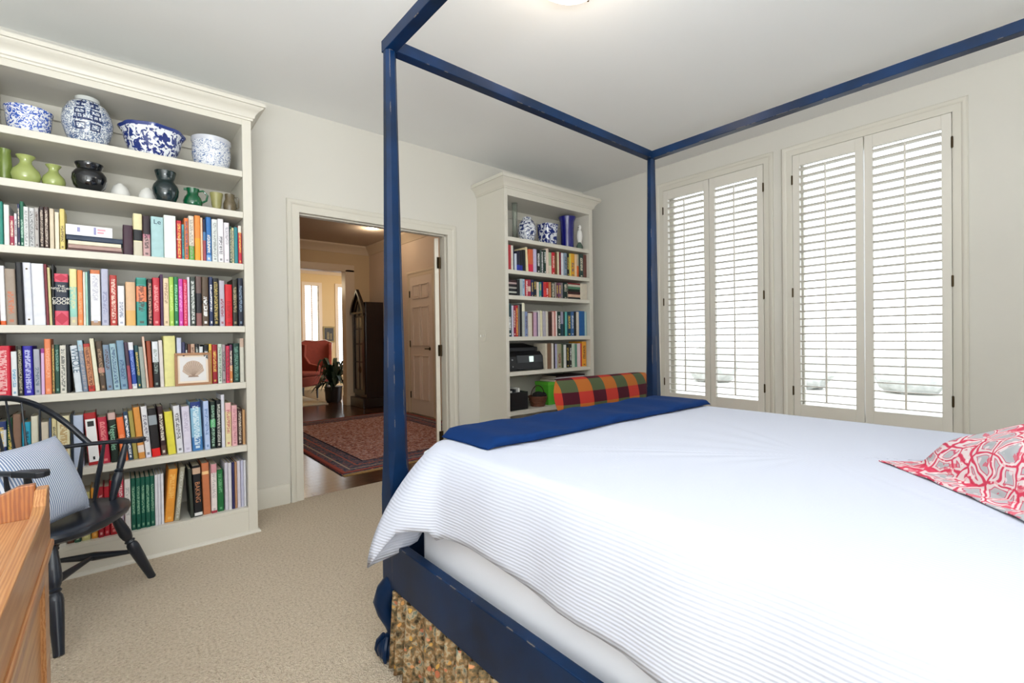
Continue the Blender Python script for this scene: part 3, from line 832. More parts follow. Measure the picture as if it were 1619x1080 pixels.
Q3 = '''
804 809.8 480 123c44
810 812.8 483 d0cce0 s=p
813 816.6 483 8c1c40
816.8 820.6 483 c02c30
820.8 822.3 482 807878 s=p
822.6 827 481 101214 s=p
827.2 831.5 479 b8bcb4 b=.75:1:e8e6cc s=p
831.8 836.4 493 7c8cb4
836.7 842.8 495 d8d0c0 s=p
843 844.8 493 6a4438 s=p
845 849.8 494 c8a4bc s=p
850 852 494 685878 s=p
852.2 856 491 dcd8d4 s=p
856.2 859.6 491 ded8b8 s=p
859.8 863.6 492 b4b0bc s=p
863.8 867.4 492 d4ccc0 s=p
867.8 873.8 493 3c1c14
874 877.6 493 e8c0b8 s=p
877.8 879.4 492 b84838 s=p
879.6 882.2 492 f0e4e0 s=p
882.5 887.8 493 183430
888 892.6 493 9c98b0 b=0:.5:204050 s=p
892.8 894.3 493 1c3c38 s=p
894.5 898 493 60b4b0 s=p
898.2 904 493 0f3c50
904.2 909 493 3c68a0 a=d8e0e8
909.2 912.2 493 101418 s=p
912.4 916.6 493 d8d0c4 s=p
916.9 925.6 492 1c5c9c s=p
925.8 929 493 a8c4c4 s=p'''
row(Q3, SHR[3], lq(531, 532), 'third book row of corner bookcase', RG+', third book row', x_max=3.652)
Q4 = '''
864.5 867 543 d4ccb8 s=p
867.2 873.6 543 7c5c44 s=p
873.8 876.4 543 e4dcd4 s=p
876.6 879.2 543 281818 s=p
879.5 882.5 544 b8b4d8 s=p
883 889.8 544 a8a488
890 892.6 545 4c5c44 s=p
892.8 896.4 545 e0e0dc s=p
896.8 901 544 101418
901.2 904.8 544 24201c
905.2 909.6 543 c0ccbc s=p
909.8 913.6 544 5c8c78 s=p
913.8 919 543 e4ccd0 s=p
919.2 921.5 543 c83434 s=p
921.8 928.8 540 e8a030'''
row(Q4, SHR[4], lq(590, 578), 'beside the printer on corner bookcase', RG+', beside the printer', x_max=3.652)
z = SHR[2]; xa, xb = at(803.5, 465, 1, 3.13)[0], at(817.8, 465, 1, 3.13)[0]
for i, (t_, hx, nm) in enumerate(((.022, '0c0e10', 'black'), (.016, 'c8ccc4', 'pale grey'), (.022, '1a1c20', 'charcoal'), (.018, 'a8a4a0', 'mid grey'), (.022, '282024', 'brownish black'), (.018, 'c0a8a8', 'dusty pink'), (.024, '30181c', 'dark plum'))):
    flat_book(xa, xb, z, z+t_, hx, '%s book, %s in left flat pile of corner bookcase' % (nm, ORD[i] if i else 'lowest'), 'left flat pile on the corner bookcase'); z += t_
z = SHR[2]; xa, xb = at(898.8, 472, 1, 3.13)[0], at(918, 473, 1, 3.13)[0]
for i, (t_, hx, nm) in enumerate(((.020, '141c20', 'black'), (.030, 'e0b8a0', 'salmon pink'), (.028, '38181c', 'maroon'), (.022, '18281c', 'dark green'), (.026, '5a8a70', 'sea green'), (.020, 'd8d4c4', 'cream'), (.014, '8a2028', 'red'))):
    flat_book(xa, xb-(.008 if i % 2 else 0), z, z+t_, hx, '%s book, %s in right flat pile of corner bookcase' % (nm, ORD[i] if i else 'lowest'), 'right flat pile on the corner bookcase'); z += t_

# spine lettering that can be read in the photograph
def find(word): return [o for o, cn, _ in ALLB if word in cn][0]
def spine_text(o, body, size, hexc, zf, vertical=True, stretch=1.0, spacing=1):
    h = max(v.co.z for v in o.data.vertices)
    rot = (math.radians(90), math.radians(90), 0) if vertical else (math.radians(90), 0, 0)
    return text_mesh('spine_lettering', body, size, mat('lettering_'+hexc, hexc, .5, 0), o, (0, -.0008, h*zf), rot, .0003, None, stretch, spacing=spacing)
NY = find('red diamond')
spine_text(NY, 'THE\nNEW YORK\nTIMES', .0135, 'f0ece0', .71, False, spacing=.85)
spine_text(NY, 'COOK\nBOOK', .022, 'f0ece0', .47, False, 1.0, spacing=.8)
hN = max(v.co.z for v in NY.data.vertices)
for zc_, s_ in ((.13, .030), (.92, .018)):
    MB().prism([(-.026, 0), (0, -s_), (.026, 0), (0, s_)], -.0012, .0002, lambda a, b, c: (a, c, b+hN*zc_)).build('diamond_print', mat('print_crimson', 'c01c40', .5, .02), NY, local=True)
spine_text(find('large dark blue'), 'WHOLE', .034, '305870', .68, True, 1.1)
spine_text(find('baking'), 'BAKING', .032, 'c08058', .48, True, 1)
spine_text(find('pale green word'), 'Vegetables', .030, '90c8a8', .50, True, 1.1)
bnd = find('long white spine label'); hB = max(v.co.z for v in bnd.data.vertices)
MB().box(-.019, .019, -.0008, .001, hB*.06, hB*.88).build('spine_label', mat('label_white', 'ececec', .6, .01), bnd, local=True)
MB().box(-.012, .012, -.0014, -.0006, hB*.74, hB*.84).box(-.004, .004, -.0014, -.0006, hB*.10, hB*.16).build('printed_mark', BLACKPL, bnd, local=True)
wbn = find('metal rivets'); hW = max(v.co.z for v in wbn.data.vertices)
for zf in (.09, .90): MB().lathe([(.0, 0), (.004, 0), (.004, .001)], (0, 0, 0), 10).build('rivet', BRONZE, wbn, local=True).matrix_local = Matrix.Translation((0, .0, hW*zf)) @ Matrix.Rotation(math.radians(90), 4, 'X')
lb = [o for o, cn, _ in ALLB if 'light blue' in cn and abs(wl(o).z-SHL[2]) < .01]
if lb: spine_text(lb[-1], 'Le', .034, '1c3c50', .87, False)

# ------------------------------------------------------------------ framed shell print
def framed_print():
    x0, x1 = at(277, 609, 1, 3.10)[0], at(334.6, 606, 1, 3.10)[0]; zb = SHL[4]; h = .178
    t = thing('picture_frame', ((x0+x1)/2, 3.10, zb), 'small light wood frame with a seashell print leaning on books', 'picture')
    F = mat('pale_wood_frame', 'a87850', .45, .12, 20)
    k = math.tan(math.radians(6)); fn = lambda a, b, c: (a, 3.097+c+b*k, zb+b+.0005)
    bw = .013; fr = MB()
    for (a, b, c_, d_) in ((x0, x1, 0, bw), (x0, x1, h-bw, h), (x0, x0+bw, bw, h-bw), (x1-bw, x1, bw, h-bw)): fr.prism([(a, c_), (b, c_), (b, d_), (a, d_)], 0, .018, fn)
    fr.build('frame', F, t, bevel=.001)
    MB().prism([(x0+bw, bw), (x1-bw, bw), (x1-bw, h-bw), (x0+bw, h-bw)], .008, .012, fn).build('mat_board', mat('mat_cream', 'efe0cc', .8, .02), t)
    MB().prism([(x0+bw+.010, bw+.010), (x1-bw-.010, bw+.010), (x1-bw-.010, h-bw-.010), (x0+bw+.010, h-bw-.010)], .006, .009, fn).build('paper', mat('paper', 'e2e0e0', .8, .02), t)
    cx_, cz_ = (x0+x1)/2, h*.40; SH = mat('shell_print', 'c9b4a4', .8, .1, 60); SD = mat('shell_print_dark', 'a08878', .8, .1)
    fan = [(cx_+.048*math.cos(math.radians(a))*(1+.03*math.cos(a*.7)), cz_+.012+.052*math.sin(math.radians(a))) for a in range(-8, 189, 7)]
    MB().prism([(cx_-.018, cz_-.022)]+[(cx_+.018, cz_-.022)]+fan, .004, .007, fn).build('shell_drawing', SH, t)
    rb = MB()
    for a in range(15, 170, 14):
        p = (cx_+.045*math.cos(math.radians(a)), cz_+.012+.048*math.sin(math.radians(a))); q = (cx_+.004*math.cos(math.radians(a)), cz_-.018)
        rb.prism([(q[0]-.0006, q[1]), (q[0]+.0006, q[1]), (p[0]+.0008, p[1]), (p[0]-.0008, p[1])], .003, .0045, fn)
    rb.prism([(cx_-.026, cz_-.026), (cx_+.026, cz_-.026), (cx_+.018, cz_-.018), (cx_-.018, cz_-.018)], .003, .0045, fn).build('shell_ribs', SD, t)
framed_print()
# ------------------------------------------------------------------ pottery on the big bookcase
def blue_white(name, scale=30, thr=.5, blue='2a4a98', white='e6e9ee', soft=.03, detail=3, dist=2.5, bands=()):
    t = NT(name); co = t.coord(); n = t.n('ShaderNodeTexNoise'); n.inputs['Scale'].default_value = scale; n.inputs['Detail'].default_value = detail; n.inputs['Distortion'].default_value = dist
    t.l(co, n.inputs['Vector']); m = t.ramp(n.outputs['Fac'], [(thr-soft, (0, 0, 0, 1)), (thr+soft, (1, 1, 1, 1))])
    c = t.mix(m, lin(white), lin(blue)); z = t.n('ShaderNodeSeparateXYZ'); t.l(co, z.inputs[0])
    for a, b, hx in bands:
        q = t.math('MULTIPLY', t.math('GREATER_THAN', z.outputs[2], a), t.math('LESS_THAN', z.outputs[2], b)); c = t.mix(q, c, lin(hx))
    t.l(c, t.b.inputs['Base Color']); t.set(Roughness=.15, Coat_Weight=.5); return t.m
def pot_px(l, r, top, zb, Y):
    """centre, radius and height from the photo's outline on plane Y"""
    yy = at((l+r)/2, top, 1, Y); a = at(l, top+20, 1, Y)[0]; b = at(r, top+20, 1, Y)[0]
    return (yy[0], Y, zb), (b-a)/2*.97*Y/math.hypot(Y, yy[0]), yy[2]-zb
def lathed(name, prof, c, m, label, cat, group=None, n=32, flut=0, **kw):
    mb = MB(); mb.lathe(prof, c, n, cap=False, **kw)
    if flut:
        mb.v = [(c[0]+(x-c[0])*(1+flut*math.cos(8*math.atan2(y-c[1], x-c[0]))*max(0, (z-c[2])/max(p[1] for p in prof))), c[1]+(y-c[1])*(1+flut*math.cos(8*math.atan2(y-c[1], x-c[0]))*max(0, (z-c[2])/max(p[1] for p in prof))), z) for x, y, z in mb.v]
    o = mb.build(name, m, None, smooth=60, loc=c); return tag(o, label, cat, group)
def sc(prof, R, H): return [(r*R, z*H) for r, z in prof]
Z0, Z1 = SHL[0]+.0004, SHL[1]+.0004
G1, G2 = 'blue and white pottery on the top shelf', 'glazed vases on the second shelf'
BOWL = [(0, 0), (.72, 0), (.74, .05), (.84, .2), (.92, .5), (.95, .82), (1, .97), (1, 1), (.95, 1), (.90, .75), (.7, .3), (0, .12)]
c, R, H = pot_px(4, 87, 172, Z0, 3.22)
lathed('bowl', sc(BOWL, R, H*.92), c, blue_white('glaze_blue_floral', 42, .5, '2b55b4'), 'blue and white floral bowl, leftmost on the top shelf', 'bowl', G1)
c, R, H = pot_px(95, 181, 157, Z0, 3.19)
JAR = [(0, 0), (.62, 0), (.66, .03), (.84, .18), (.98, .38), (1, .52), (.95, .66), (.78, .82), (.56, .90), (.50, .915), (.50, .985), (.46, 1), (.42, .98), (.43, .9), (0, .85)]
jar = lathed('ginger_jar', sc(JAR, R, H), c, blue_white('glaze_scroll_jar', 75, .5, '4a6088', 'dfe4e6', .05, bands=((H*.905, H*1.01, 'd8dcda'), (H*.88, H*.905, '44587c'))), 'round blue and white jar with a large painted Chinese character', 'jar', G1)
# painted character (double happiness) as thin strokes following the jar
def strokes():
    S = []; 
    for s_ in (-1, 1):
        x = s_*.265
        S += [(x-.19, x+.19, .93, 1.0), (x-.035, x+.035, .80, 1.08), (x-.15, x+.15, .78, .84), (x-.17, x+.17, .68, .72), (x-.17, x+.17, .54, .58), (x-.19, x-.14, .54, .72), (x+.14, x+.19, .54, .72),
              (x-.11, x-.06, .42, .54), (x+.06, x+.11, .42, .54), (x-.17, x+.17, .06, .10), (x-.17, x+.17, .25, .29), (x-.19, x-.14, .06, .29), (x+.14, x+.19, .06, .29)]
    S.append((-.50, .50, .36, .43)); return S
def jar_r(z):
    pr = sc(JAR, R, H)[:11]
    for (r0, z0), (r1, z1) in zip(pr, pr[1:]):
        if z0 <= z <= z1 and z1 > z0: return r0+(r1-r0)*(z-z0)/(z1-z0)
    return R
mb = MB(); view = math.atan2(-c[1], -c[0]+.02)
for (xa_, xb_, za, zb_) in strokes():
    P = []
    for j_ in range(4):
        z = H*(.20+.62*(za+(zb_-za)*j_/3)); P.append([])
        for i_ in range(5):
            th = view+(xa_+(xb_-xa_)*i_/4)*1.15; rr = jar_r(z)+.0009
            P[-1].append((c[0]+rr*math.cos(th), c[1]+rr*math.sin(th), c[2]+z))
    mb.grid(P)
mb.build('painted_character', mat('cobalt_ink', '1c2c58', .2, .05), jar)
c, R, H = pot_px(187, 296, 209, Z0, 3.21)
lathed('bowl', sc([(0, 0), (.62, 0), (.64, .08), (.70, .16), (.82, .5), (.88, .80), (1, .97), (1, 1), (.9, .96), (.8, .5), (0, .2)], R, H), c,
       blue_white('glaze_blue_panel', 40, .50, '1c3078', 'eaeef2', .02, 3, 1.2, bands=((H*.90, H*1.1, '20347c'),)), 'wide fluted blue and white bowl with dark blue rim', 'bowl', G1, 48, flut=.03)
c, R, H = pot_px(301, 367, 223, Z0, 3.22)
lathed('jardiniere', sc([(0, 0), (.7, 0), (.74, .04), (.90, .25), (.98, .5), (.96, .72), (.93, .82), (1, .90), (1, 1), (.92, 1), (.86, .8), (0, .3)], R, H), c,
       blue_white('glaze_light_vine', 55, .55, '5a74a4', 'e2e5ea', .04, bands=((H*.86, H*1.02, 'c8ccd6'),)), 'pale blue and white round pot, rightmost on the top shelf', 'pot', G1)
LG = mat('celadon_glaze', 'a8b46c', .2, .08, 18, coat=.5); LG2 = mat('moss_glaze', '7c9044', .22, .12, 18, coat=.5); BK = mat('black_glaze', '0d1118', .12, .1, 10, coat=.6)
GRN = mat('emerald_glaze', '0d5c38', .15, .15, 20, coat=.6); TG = mat('dark_teal_glaze', '0b2326', .15, .2, 14, coat=.6); KH = mat('khaki_glaze', '9c9862', .35, .12, 22)
c, R, H = pot_px(-7, 20, 236, Z1, 3.22); lathed('vase', sc([(0, 0), (.7, 0), (.95, .2), (1, .5), (.9, .8), (.8, .9), (.9, 1), (.8, 1), (0, .6)], R, H), c, LG2, 'moss green cylindrical vase at the left end of the second shelf', 'vase', G2)
VA = [(0, 0), (.62, 0), (.66, .04), (.90, .18), (1, .34), (.90, .50), (.60, .64), (.42, .74), (.40, .84), (.62, .96), (.66, 1), (.58, .99), (.34, .84), (0, .6)]
c, R, H = pot_px(15, 66, 247, Z1, 3.19); lathed('vase', sc(VA, R, H), c, LG, 'pale green vase with round body and short flared neck', 'vase', G2)
c, R, H = pot_px(64, 105, 262, Z1, 3.21); lathed('vase', sc(VA, R, H), c, LG, 'small pale green vase right of the larger pale green one', 'vase', G2)
POT = [(0, 0), (.48, 0), (.55, .03), (.88, .25), (1, .45), (.96, .62), (.78, .76), (.66, .80), (.72, .88), (.80, .95), (.80, 1), (.70, .98), (.60, .84), (0, .6)]
c, R, H = pot_px(111, 171, 260, Z1, 3.19); lathed('vase', sc(POT, R, H), c, BK, 'round glossy black vase with wide collar', 'vase', G2)
for i, (l, r, tp, lab) in enumerate(((172, 208, 291, 'white upturned cup between the black vases, left one'), (216, 250, 298, 'white upturned cup between the black vases, right one'))):
    c, R, H = pot_px(l, r, tp, Z1, 3.26); lathed('cup', sc([(0, 1), (.3, 1), (.34, .96), (.7, .8), (.9, .5), (1, 0), (.95, 0)][::-1], R, max(H, .04)), c, WHITEC, lab, 'cup', 'white upturned cups on the second shelf')
c, R, H = pot_px(239, 284, 272, Z1, 3.17)
lathed('vase', sc([(0, 0), (.62, 0), (.66, .03), (.92, .25), (1, .42), (.9, .56), (.66, .68), (.60, .72), (.72, .86), (.80, .97), (.80, 1), (.7, .98), (.5, .72), (0, .5)], R, H), c, TG, 'dark teal black vase with tall flared collar', 'vase', G2)
c, R, H = pot_px(289, 320, 299, Z1, 3.19)
jug = lathed('jug', sc([(0, 0), (.72, 0), (.95, .18), (1, .34), (.85, .55), (.60, .70), (.58, .80), (.70, 1), (.62, .99), (.5, .75), (0, .5)], R*1.05, H), c, GRN, 'emerald green jug with loop handle', 'jug', G2)
MB().tube([(c[0]+R*.5, c[1], c[2]+H*.90), (c[0]+R*1.1, c[1], c[2]+H*.98), (c[0]+R*1.6, c[1], c[2]+H*.78), (c[0]+R*1.45, c[1], c[2]+H*.5), (c[0]+R*.95, c[1], c[2]+H*.36)], .0055, 8).build('handle', GRN, jug, smooth=True)
MB().prism([(c[0]-R*.55, -.008), (c[0]-R*.95, 0), (c[0]-R*.55, .008)], c[2]+H*.88, c[2]+H*1.0, lambda a, b, z: (a, c[1]+b, z)).build('spout', GRN, jug)
c, R, H = pot_px(331, 353, 306, Z1, 3.19)
lathed('goblet', sc([(0, 0), (.7, 0), (.72, .1), (.60, .2), (.75, .35), (.85, .7), (1, .92), (1, 1), (.85, .98), (.7, .6), (0, .4)], R, H), c, KH, 'small khaki ridged beaker beside the green jug', 'cup', G2)
c, R, H = pot_px(352, 374, 308, Z1, 3.20)
j2 = lathed('jug', sc([(0, 0), (.8, 0), (1, .3), (1, .5), (.7, .75), (.75, 1), (.66, 1), (.5, .7), (0, .5)], R, H), c, mat('brown_lustre', '6c6048', .25, .3, 40, coat=.4), 'small mottled brown jug at the right end of the second shelf', 'jug', G2)
MB().tube([(c[0]+R*.6, c[1], c[2]+H*.9), (c[0]+R*1.3, c[1], c[2]+H*.85), (c[0]+R*1.3, c[1], c[2]+H*.4), (c[0]+R*.9, c[1], c[2]+H*.3)], .004, 8).build('handle', MATS['brown_lustre'], j2, smooth=True)
# ---- corner bookcase, top shelf
Z2 = SHR[0]+.0004; G3 = 'ornaments on the corner bookcase top shelf'
c, R, H = pot_px(809, 818, 321, Z2, 3.24)
lathed('glass_vase', sc([(0, 0), (1, 0), (.95, .1), (.9, .5), (1, 1), (.9, 1), (.8, .5), (.85, .1), (0, .06)], R, H), c, glass_mat('cut_glass', (.88, .94, .92, 1), .15), 'tall clear cut-glass vase at the left end of the shelf', 'vase', G3, 16)
c, R, H = pot_px(818, 848, 343, Z2, 3.22)
lathed('ginger_jar', sc(JAR, R, H*.97), c, blue_white('glaze_jar_small', 24, .52, '26356a', 'dfe3ea', .03), 'white ginger jar with blue painting on the corner bookcase', 'jar', G3)
c, R, H = pot_px(851, 880, 356, Z2, 3.24)
lathed('cachepot', sc([(0, 0), (.78, 0), (.80, .05), (.92, .9), (1, 1), (.9, 1), (.8, .3), (0, .2)], R*1.0, H), c, blue_white('glaze_square_pot', 30, .48, '1c2c78', 'e0e4ee', .02, 2, 1), 'square blue and white planter beside the cobalt vase', 'pot', G3, 32, sq=6)
c, R, H = pot_px(882, 911, 344, Z2, 3.24)
lathed('vase', sc([(0, 0), (.72, 0), (.74, .2), (.76, .6), (.82, .85), (1, .97), (1, 1), (.93, .99), (.7, .8), (0, .5)], R, H), c, mat('cobalt_glaze', '0c1078', .12, .15, 10, coat=.6), 'tall cobalt blue vase with flared rim', 'vase', G3)
c, R, H = pot_px(911, 921, 352, Z2, 3.16)
R *= 1.35
bird = thing('bird_figurine', c, 'white porcelain bird figurine on a leafy base beside the cobalt vase', 'figurine', G3)
MB().ball((c[0], c[1], c[2]+H*.50), R*.75, R*.8, H*.26, 14, 10).build('body', WHITEC, bird, smooth=True)
MB().ball((c[0]-R*.25, c[1]-.01, c[2]+H*.80), R*.42, R*.45, H*.10).build('head', WHITEC, bird, smooth=True)
MB().tube([(c[0]-R*.55, c[1]-.012, c[2]+H*.80), (c[0]-R*1.0, c[1]-.014, c[2]+H*.78)], [.006, .001], 6).build('beak', BRASS, bird)
MB().tube([(c[0]+R*.2, c[1], c[2]+H*.45), (c[0]+R*.8, c[1], c[2]+H*.15)], [R*.35, R*.1], 8).build('tail', WHITEC, bird, smooth=True)
MB().lathe([(0, 0), (R*.9, 0), (R*.8, H*.14), (R*.3, H*.28), (0, H*.3)], c, 10, cap=False).build('leafy_base', mat('figurine_green', '5a6e60', .3, .3, 60), bird, smooth=True)
# ---- printer
px0, px1 = at(805.5, 575, 1, 3.14)[0], at(861, 575, 1, 3.14)[0]; zb = SHR[4]+.0004; zt = at(835, 556, 1, 3.14)[2]
pr = thing('printer', ((px0+px1)/2, 3.28, zb), 'black inkjet printer with a small lit screen on the fifth shelf', 'printer')
MB().prism([(3.15, 0), (3.44, 0), (3.44, zt-zb), (3.20, zt-zb), (3.16, (zt-zb)*.75)], px0, px1, lambda a, b, x: (x, a, zb+b)).build('body', BLACKPL, pr, bevel=.006)
MB().box(px0+.03, px1-.03, 3.20, 3.42, zt+.0003, zt+.040).prism([(3.22, .038), (3.42, .038), (3.42, .075)], px0+.09, px1-.02, lambda a, b, x: (x, a, zt+b)).build('feeder_lid', mat('printer_lid', '1d1f24', .3, .1), pr, bevel=.008)
MB().prism([(3.146, (zt-zb)*.42), (3.156, (zt-zb)*.42), (3.166, (zt-zb)*.80), (3.158, (zt-zb)*.80)], px0+.10, px1-.02, lambda a, b, x: (x, a, zb+b)).build('control_panel', GREYPL, pr)
MB().box((px0+px1)/2+.03, (px0+px1)/2+.075, 3.142, 3.152, zb+(zt-zb)*.45, zb+(zt-zb)*.75).build('screen', emit('screen_glow', 'd8ece4', .7), pr)
MB().box(px0+.10, px1-.03, 3.120, 3.15, zb+.008, zb+.016).build('paper_tray', BLACKPL, pr, bevel=.002)
MB().tube([(px0+.045, 3.147, zb+.04), (px0+.045, 3.143, zb+.04)], .006, 10).tube([(px0+.045, 3.16, zb+.10), (px0+.045, 3.152, zb+.10)], .008, 10).build('button', mat('button_silver', '9a9ca0', .3, .05), pr)
# ---- sixth shelf
zb = SHR[5]+.0004; zs = at(820, 620, 1, 3.14)[2]
bx0, bx1 = at(806.5, 640, 1, 3.14)[0], at(834, 640, 1, 3.14)[0]
bn = thing('storage_bin', ((bx0+bx1)/2, 3.25, zb), 'black storage bin holding papers on the low shelf beside the basket', 'bin')
MB().box(bx0, bx1, 3.13, 3.15, zb, zs).box(bx0, bx1, 3.38, 3.40, zb, zs).box(bx0, bx0+.012, 3.15, 3.38, zb, zs).box(bx1-.012, bx1, 3.15, 3.38, zb, zs).box(bx0, bx1, 3.13, 3.40, zb, zb+.01).build('body', BLACKPL, bn, bevel=.003)
for i_ in range(3): MB().box(bx0+.03+i_*.045, bx0+.05+i_*.045, 3.17, 3.36, zb+.01, zs+.012+.01*((i_*7) % 3)).build('folder', GREYPL if i_ % 2 else WHITEC, bn)
c, R, H = pot_px(834, 866, 625, zb, 3.20); R *= .95
bk = thing('wicker_basket', c, 'round brown wicker basket with a hoop handle on the low shelf', 'basket')
WK = mat('wicker', '70402a', .6, .25, 60, .4, 120)
for k in range(7):
    z = H*.06+k*H*.14; rr = R*(.72+.26*k/6); pts = [(c[0]+rr*(1+.02*(-1)**(i+k))*math.cos(2*math.pi*i/20), c[1]+rr*(1+.02*(-1)**(i+k))*math.sin(2*math.pi*i/20), c[2]+z) for i in range(21)]
    MB().tube(pts, H*.066, 6, cap=False).build('wicker_strand', WK, bk, smooth=True)
MB().lathe([(0, .001), (R*.70, .001), (R*.93, H*.9)], c, 20, cap=False).build('lining', mat('wicker_dark', '3c1e14', .8, .2, 50), bk)
MB().tube([(c[0]+R*math.cos(a), c[1], c[2]+H*.9+R*1.15*math.sin(a)) for a in [math.pi*i/16 for i in range(17)]], .004, 6).build('hoop_handle', mat('wicker_dark', '', 0), bk, smooth=True)
gl = MB().ball((c[0], c[1]-.01, c[2]+H*1.02), R*.75, R*.6, H*.36, 10, 6).ball((c[0]+R*.5, c[1]-.03, c[2]+H*1.0), R*.35, R*.4, H*.3, 8, 6).ball((c[0]-R*.4, c[1]-.03, c[2]+H*1.08), R*.3, R*.3, H*.3, 8, 6).build('gloves', mat('black_knit', '0e0f10', .9, .2, 40, .5, 150), None, smooth=True, loc=c)
tag(gl, 'black knitted things heaped in the wicker basket', 'gloves')
x0, x1 = at(867, 620, 1, 3.16)[0], at(884, 620, 1, 3.16)[0]; zt = at(872, 604, 1, 3.16)[2]
gb = thing('green_box', ((x0+x1)/2, 3.2, zb), 'bright green box on the low shelf behind the plaid cushion', 'box')
MB().box(x0, x1+.05, 3.16, 3.34, zb, zt-.03).build('body', mat('lime_card', '4fae2c', .5, .05), gb, bevel=.002)
MB().box(x0-.003, x1+.053, 3.157, 3.343, zt-.0295, zt).build('lid', mat('lime_card_b', '5fbe34', .5, .05), gb, bevel=.002)
x0, x1 = at(876, 596, 1, 3.14)[0], 3.62; z = zt+.0004
for i, (t_, hx, nm) in enumerate(((.016, 'd0c8c0', 'pale grey'), (.010, '3a2028', 'dark plum'), (.012, 'c8c0c8', 'light'), (.014, '2c1a20', 'near-black'))):
    flat_book(x0+.01*i, x1, z, z+t_, hx, '%s magazine, %s in the pile above the green box' % (nm, ORD[i] if i else 'lowest'), 'magazines above the plaid cushion', 3.14, .2); z += t_
# pile support: stack of boxed files at the right end of the shelf
x1 = min(x1, 3.65)
MB().box(x1-.14, x1, 3.16, 3.40, zb, zt).build('file_box', mat('file_box_dark', '302428', .6, .1), None, loc=(x1, 3.2, zb)); o = bpy.data.objects['file_box']; tag(o, 'dark file box at the right end of the low shelf behind the cushion', 'box')
# ------------------------------------------------------------------ four-poster bed
PYc, PXL, PXR, PYH = 1.53, .751, 2.358, -.57
bed = thing('four_poster_bed', (1.55, .5, 0), 'navy painted pencil-post canopy bed with ball-and-claw feet', 'bed')
def post(x, y):
    mb = MB(); rings = [(.25, .0375, .0005), (.58, .0375, .0005), (.66, .0375, .010), (.74, .0365, .0175), (1.3, .0285, .0150), (2.135, .0195, .0105)]
    for z, h, c_ in rings:
        mb.v += [(x+a, y+b, z) for a, b in ((h, -h+c_), (h, h-c_), (h-c_, h), (-h+c_, h), (-h, h-c_), (-h, -h+c_), (-h+c_, -h), (h-c_, -h))]
    for i in range(len(rings)-1): mb.f += [(i*8+k, i*8+(k+1) % 8, (i+1)*8+(k+1) % 8, (i+1)*8+k) for k in range(8)]
    mb.f += [tuple(range(8)), tuple(range(40, 48))]
    p = mb.build('post', NAVY, bed, bevel=.0015)
    return p
for x in (PXL, PXR):
    for y in (PYc, PYH): post(x, y)
for (x, y, dx, dy) in ((PXL, PYc, -1, 1), (PXR, PYc, 1, 1), (PXL, PYH, -1, -1), (PXR, PYH, 1, -1)):
    P = [(0, .285), (.012, .262), (.034, .235), (.046, .205), (.038, .165), (.022, .125), (.016, .095), (.024, .075), (.032, .060)]; Rr = [.040, .042, .041, .036, .030, .024, .020, .022, .020]
    lg = MB().tube([(x+dx*o*.9, y+dy*o*.6, z) for o, z in P], Rr, 14).build('cabriole_leg', NAVY, bed, smooth=True)
    bx, by = x+dx*.030, y+dy*.015
    ft = MB().ball((bx, by, .040), .040, .040, .040, 14, 10).build('ball_foot', NAVY, lg, smooth=True)
    cl = MB()
    for a in (0, 90, 180, 270):
        t_ = math.radians(a)+math.atan2(dy, dx)
        cl.tube([(bx+.016*math.cos(t_), by+.016*math.sin(t_), .085), (bx+.036*math.cos(t_), by+.036*math.sin(t_), .062), (bx+.043*math.cos(t_), by+.043*math.sin(t_), .036), (bx+.036*math.cos(t_), by+.036*math.sin(t_), .010)], [.010, .011, .010, .005], 8)
    cl.build('claw', NAVY, lg, smooth=True)
for x, nm in ((PXL, 'side_rail'), (PXR, 'side_rail')):
    x0 = x-.0385 if x == PXL else x+.0065; MB().box(x0, x0+.032, PYH+.03, PYc-.036, .272, .430).build('side_rail', NAVY, bed, bevel=.003)
MB().box(PXL+.03, PXR-.03, PYc-.004, PYc+.028, .272, .430).build('foot_rail', NAVY, bed, bevel=.003)
MB().prism([(PXL+.03, .3), (PXR-.03, .3), (PXR-.03, 1.05)]+[((PXL+PXR)/2+.77*math.cos(a), 1.05+.18*math.sin(a)) for a in [math.pi*i/12 for i in range(1, 12)]]+[(PXL+.03, 1.05)], PYH-.012, PYH+.012, lambda a, b, c: (a, c, b)).build('headboard', NAVY, bed, bevel=.003)
zt0, zt1, hw = 2.135, 2.176, .021
for x in (PXL, PXR): MB().box(x-hw, x+hw, PYH-hw, PYc+hw, zt0, zt1).build('canopy_rail', NAVY, bed, bevel=.002)
for y in (PYc, PYH): MB().box(PXL+hw, PXR-hw, y-hw, y+hw, zt0, zt1).build('canopy_rail', NAVY, bed, bevel=.002)
# mattress and box spring under a white fitted cover
SHEET = mat('white_sheet', 'eef0f8', .85, .015, 3, .1, 40)
mt = MB().box(.795, 2.29, PYH+.02, 1.44, .290, .752).build('mattress', SHEET, None, bevel=.03, loc=(1.55, .5, .3)); tag(mt, 'mattress in a smooth white cover, seen between navy rail and bedspread', 'mattress')
for s_ in range(6): MB().box(PXL-.004, PXR+.004, -.4+s_*.34, -.32+s_*.34, .272, .2885).build('slat', OAK, bed)
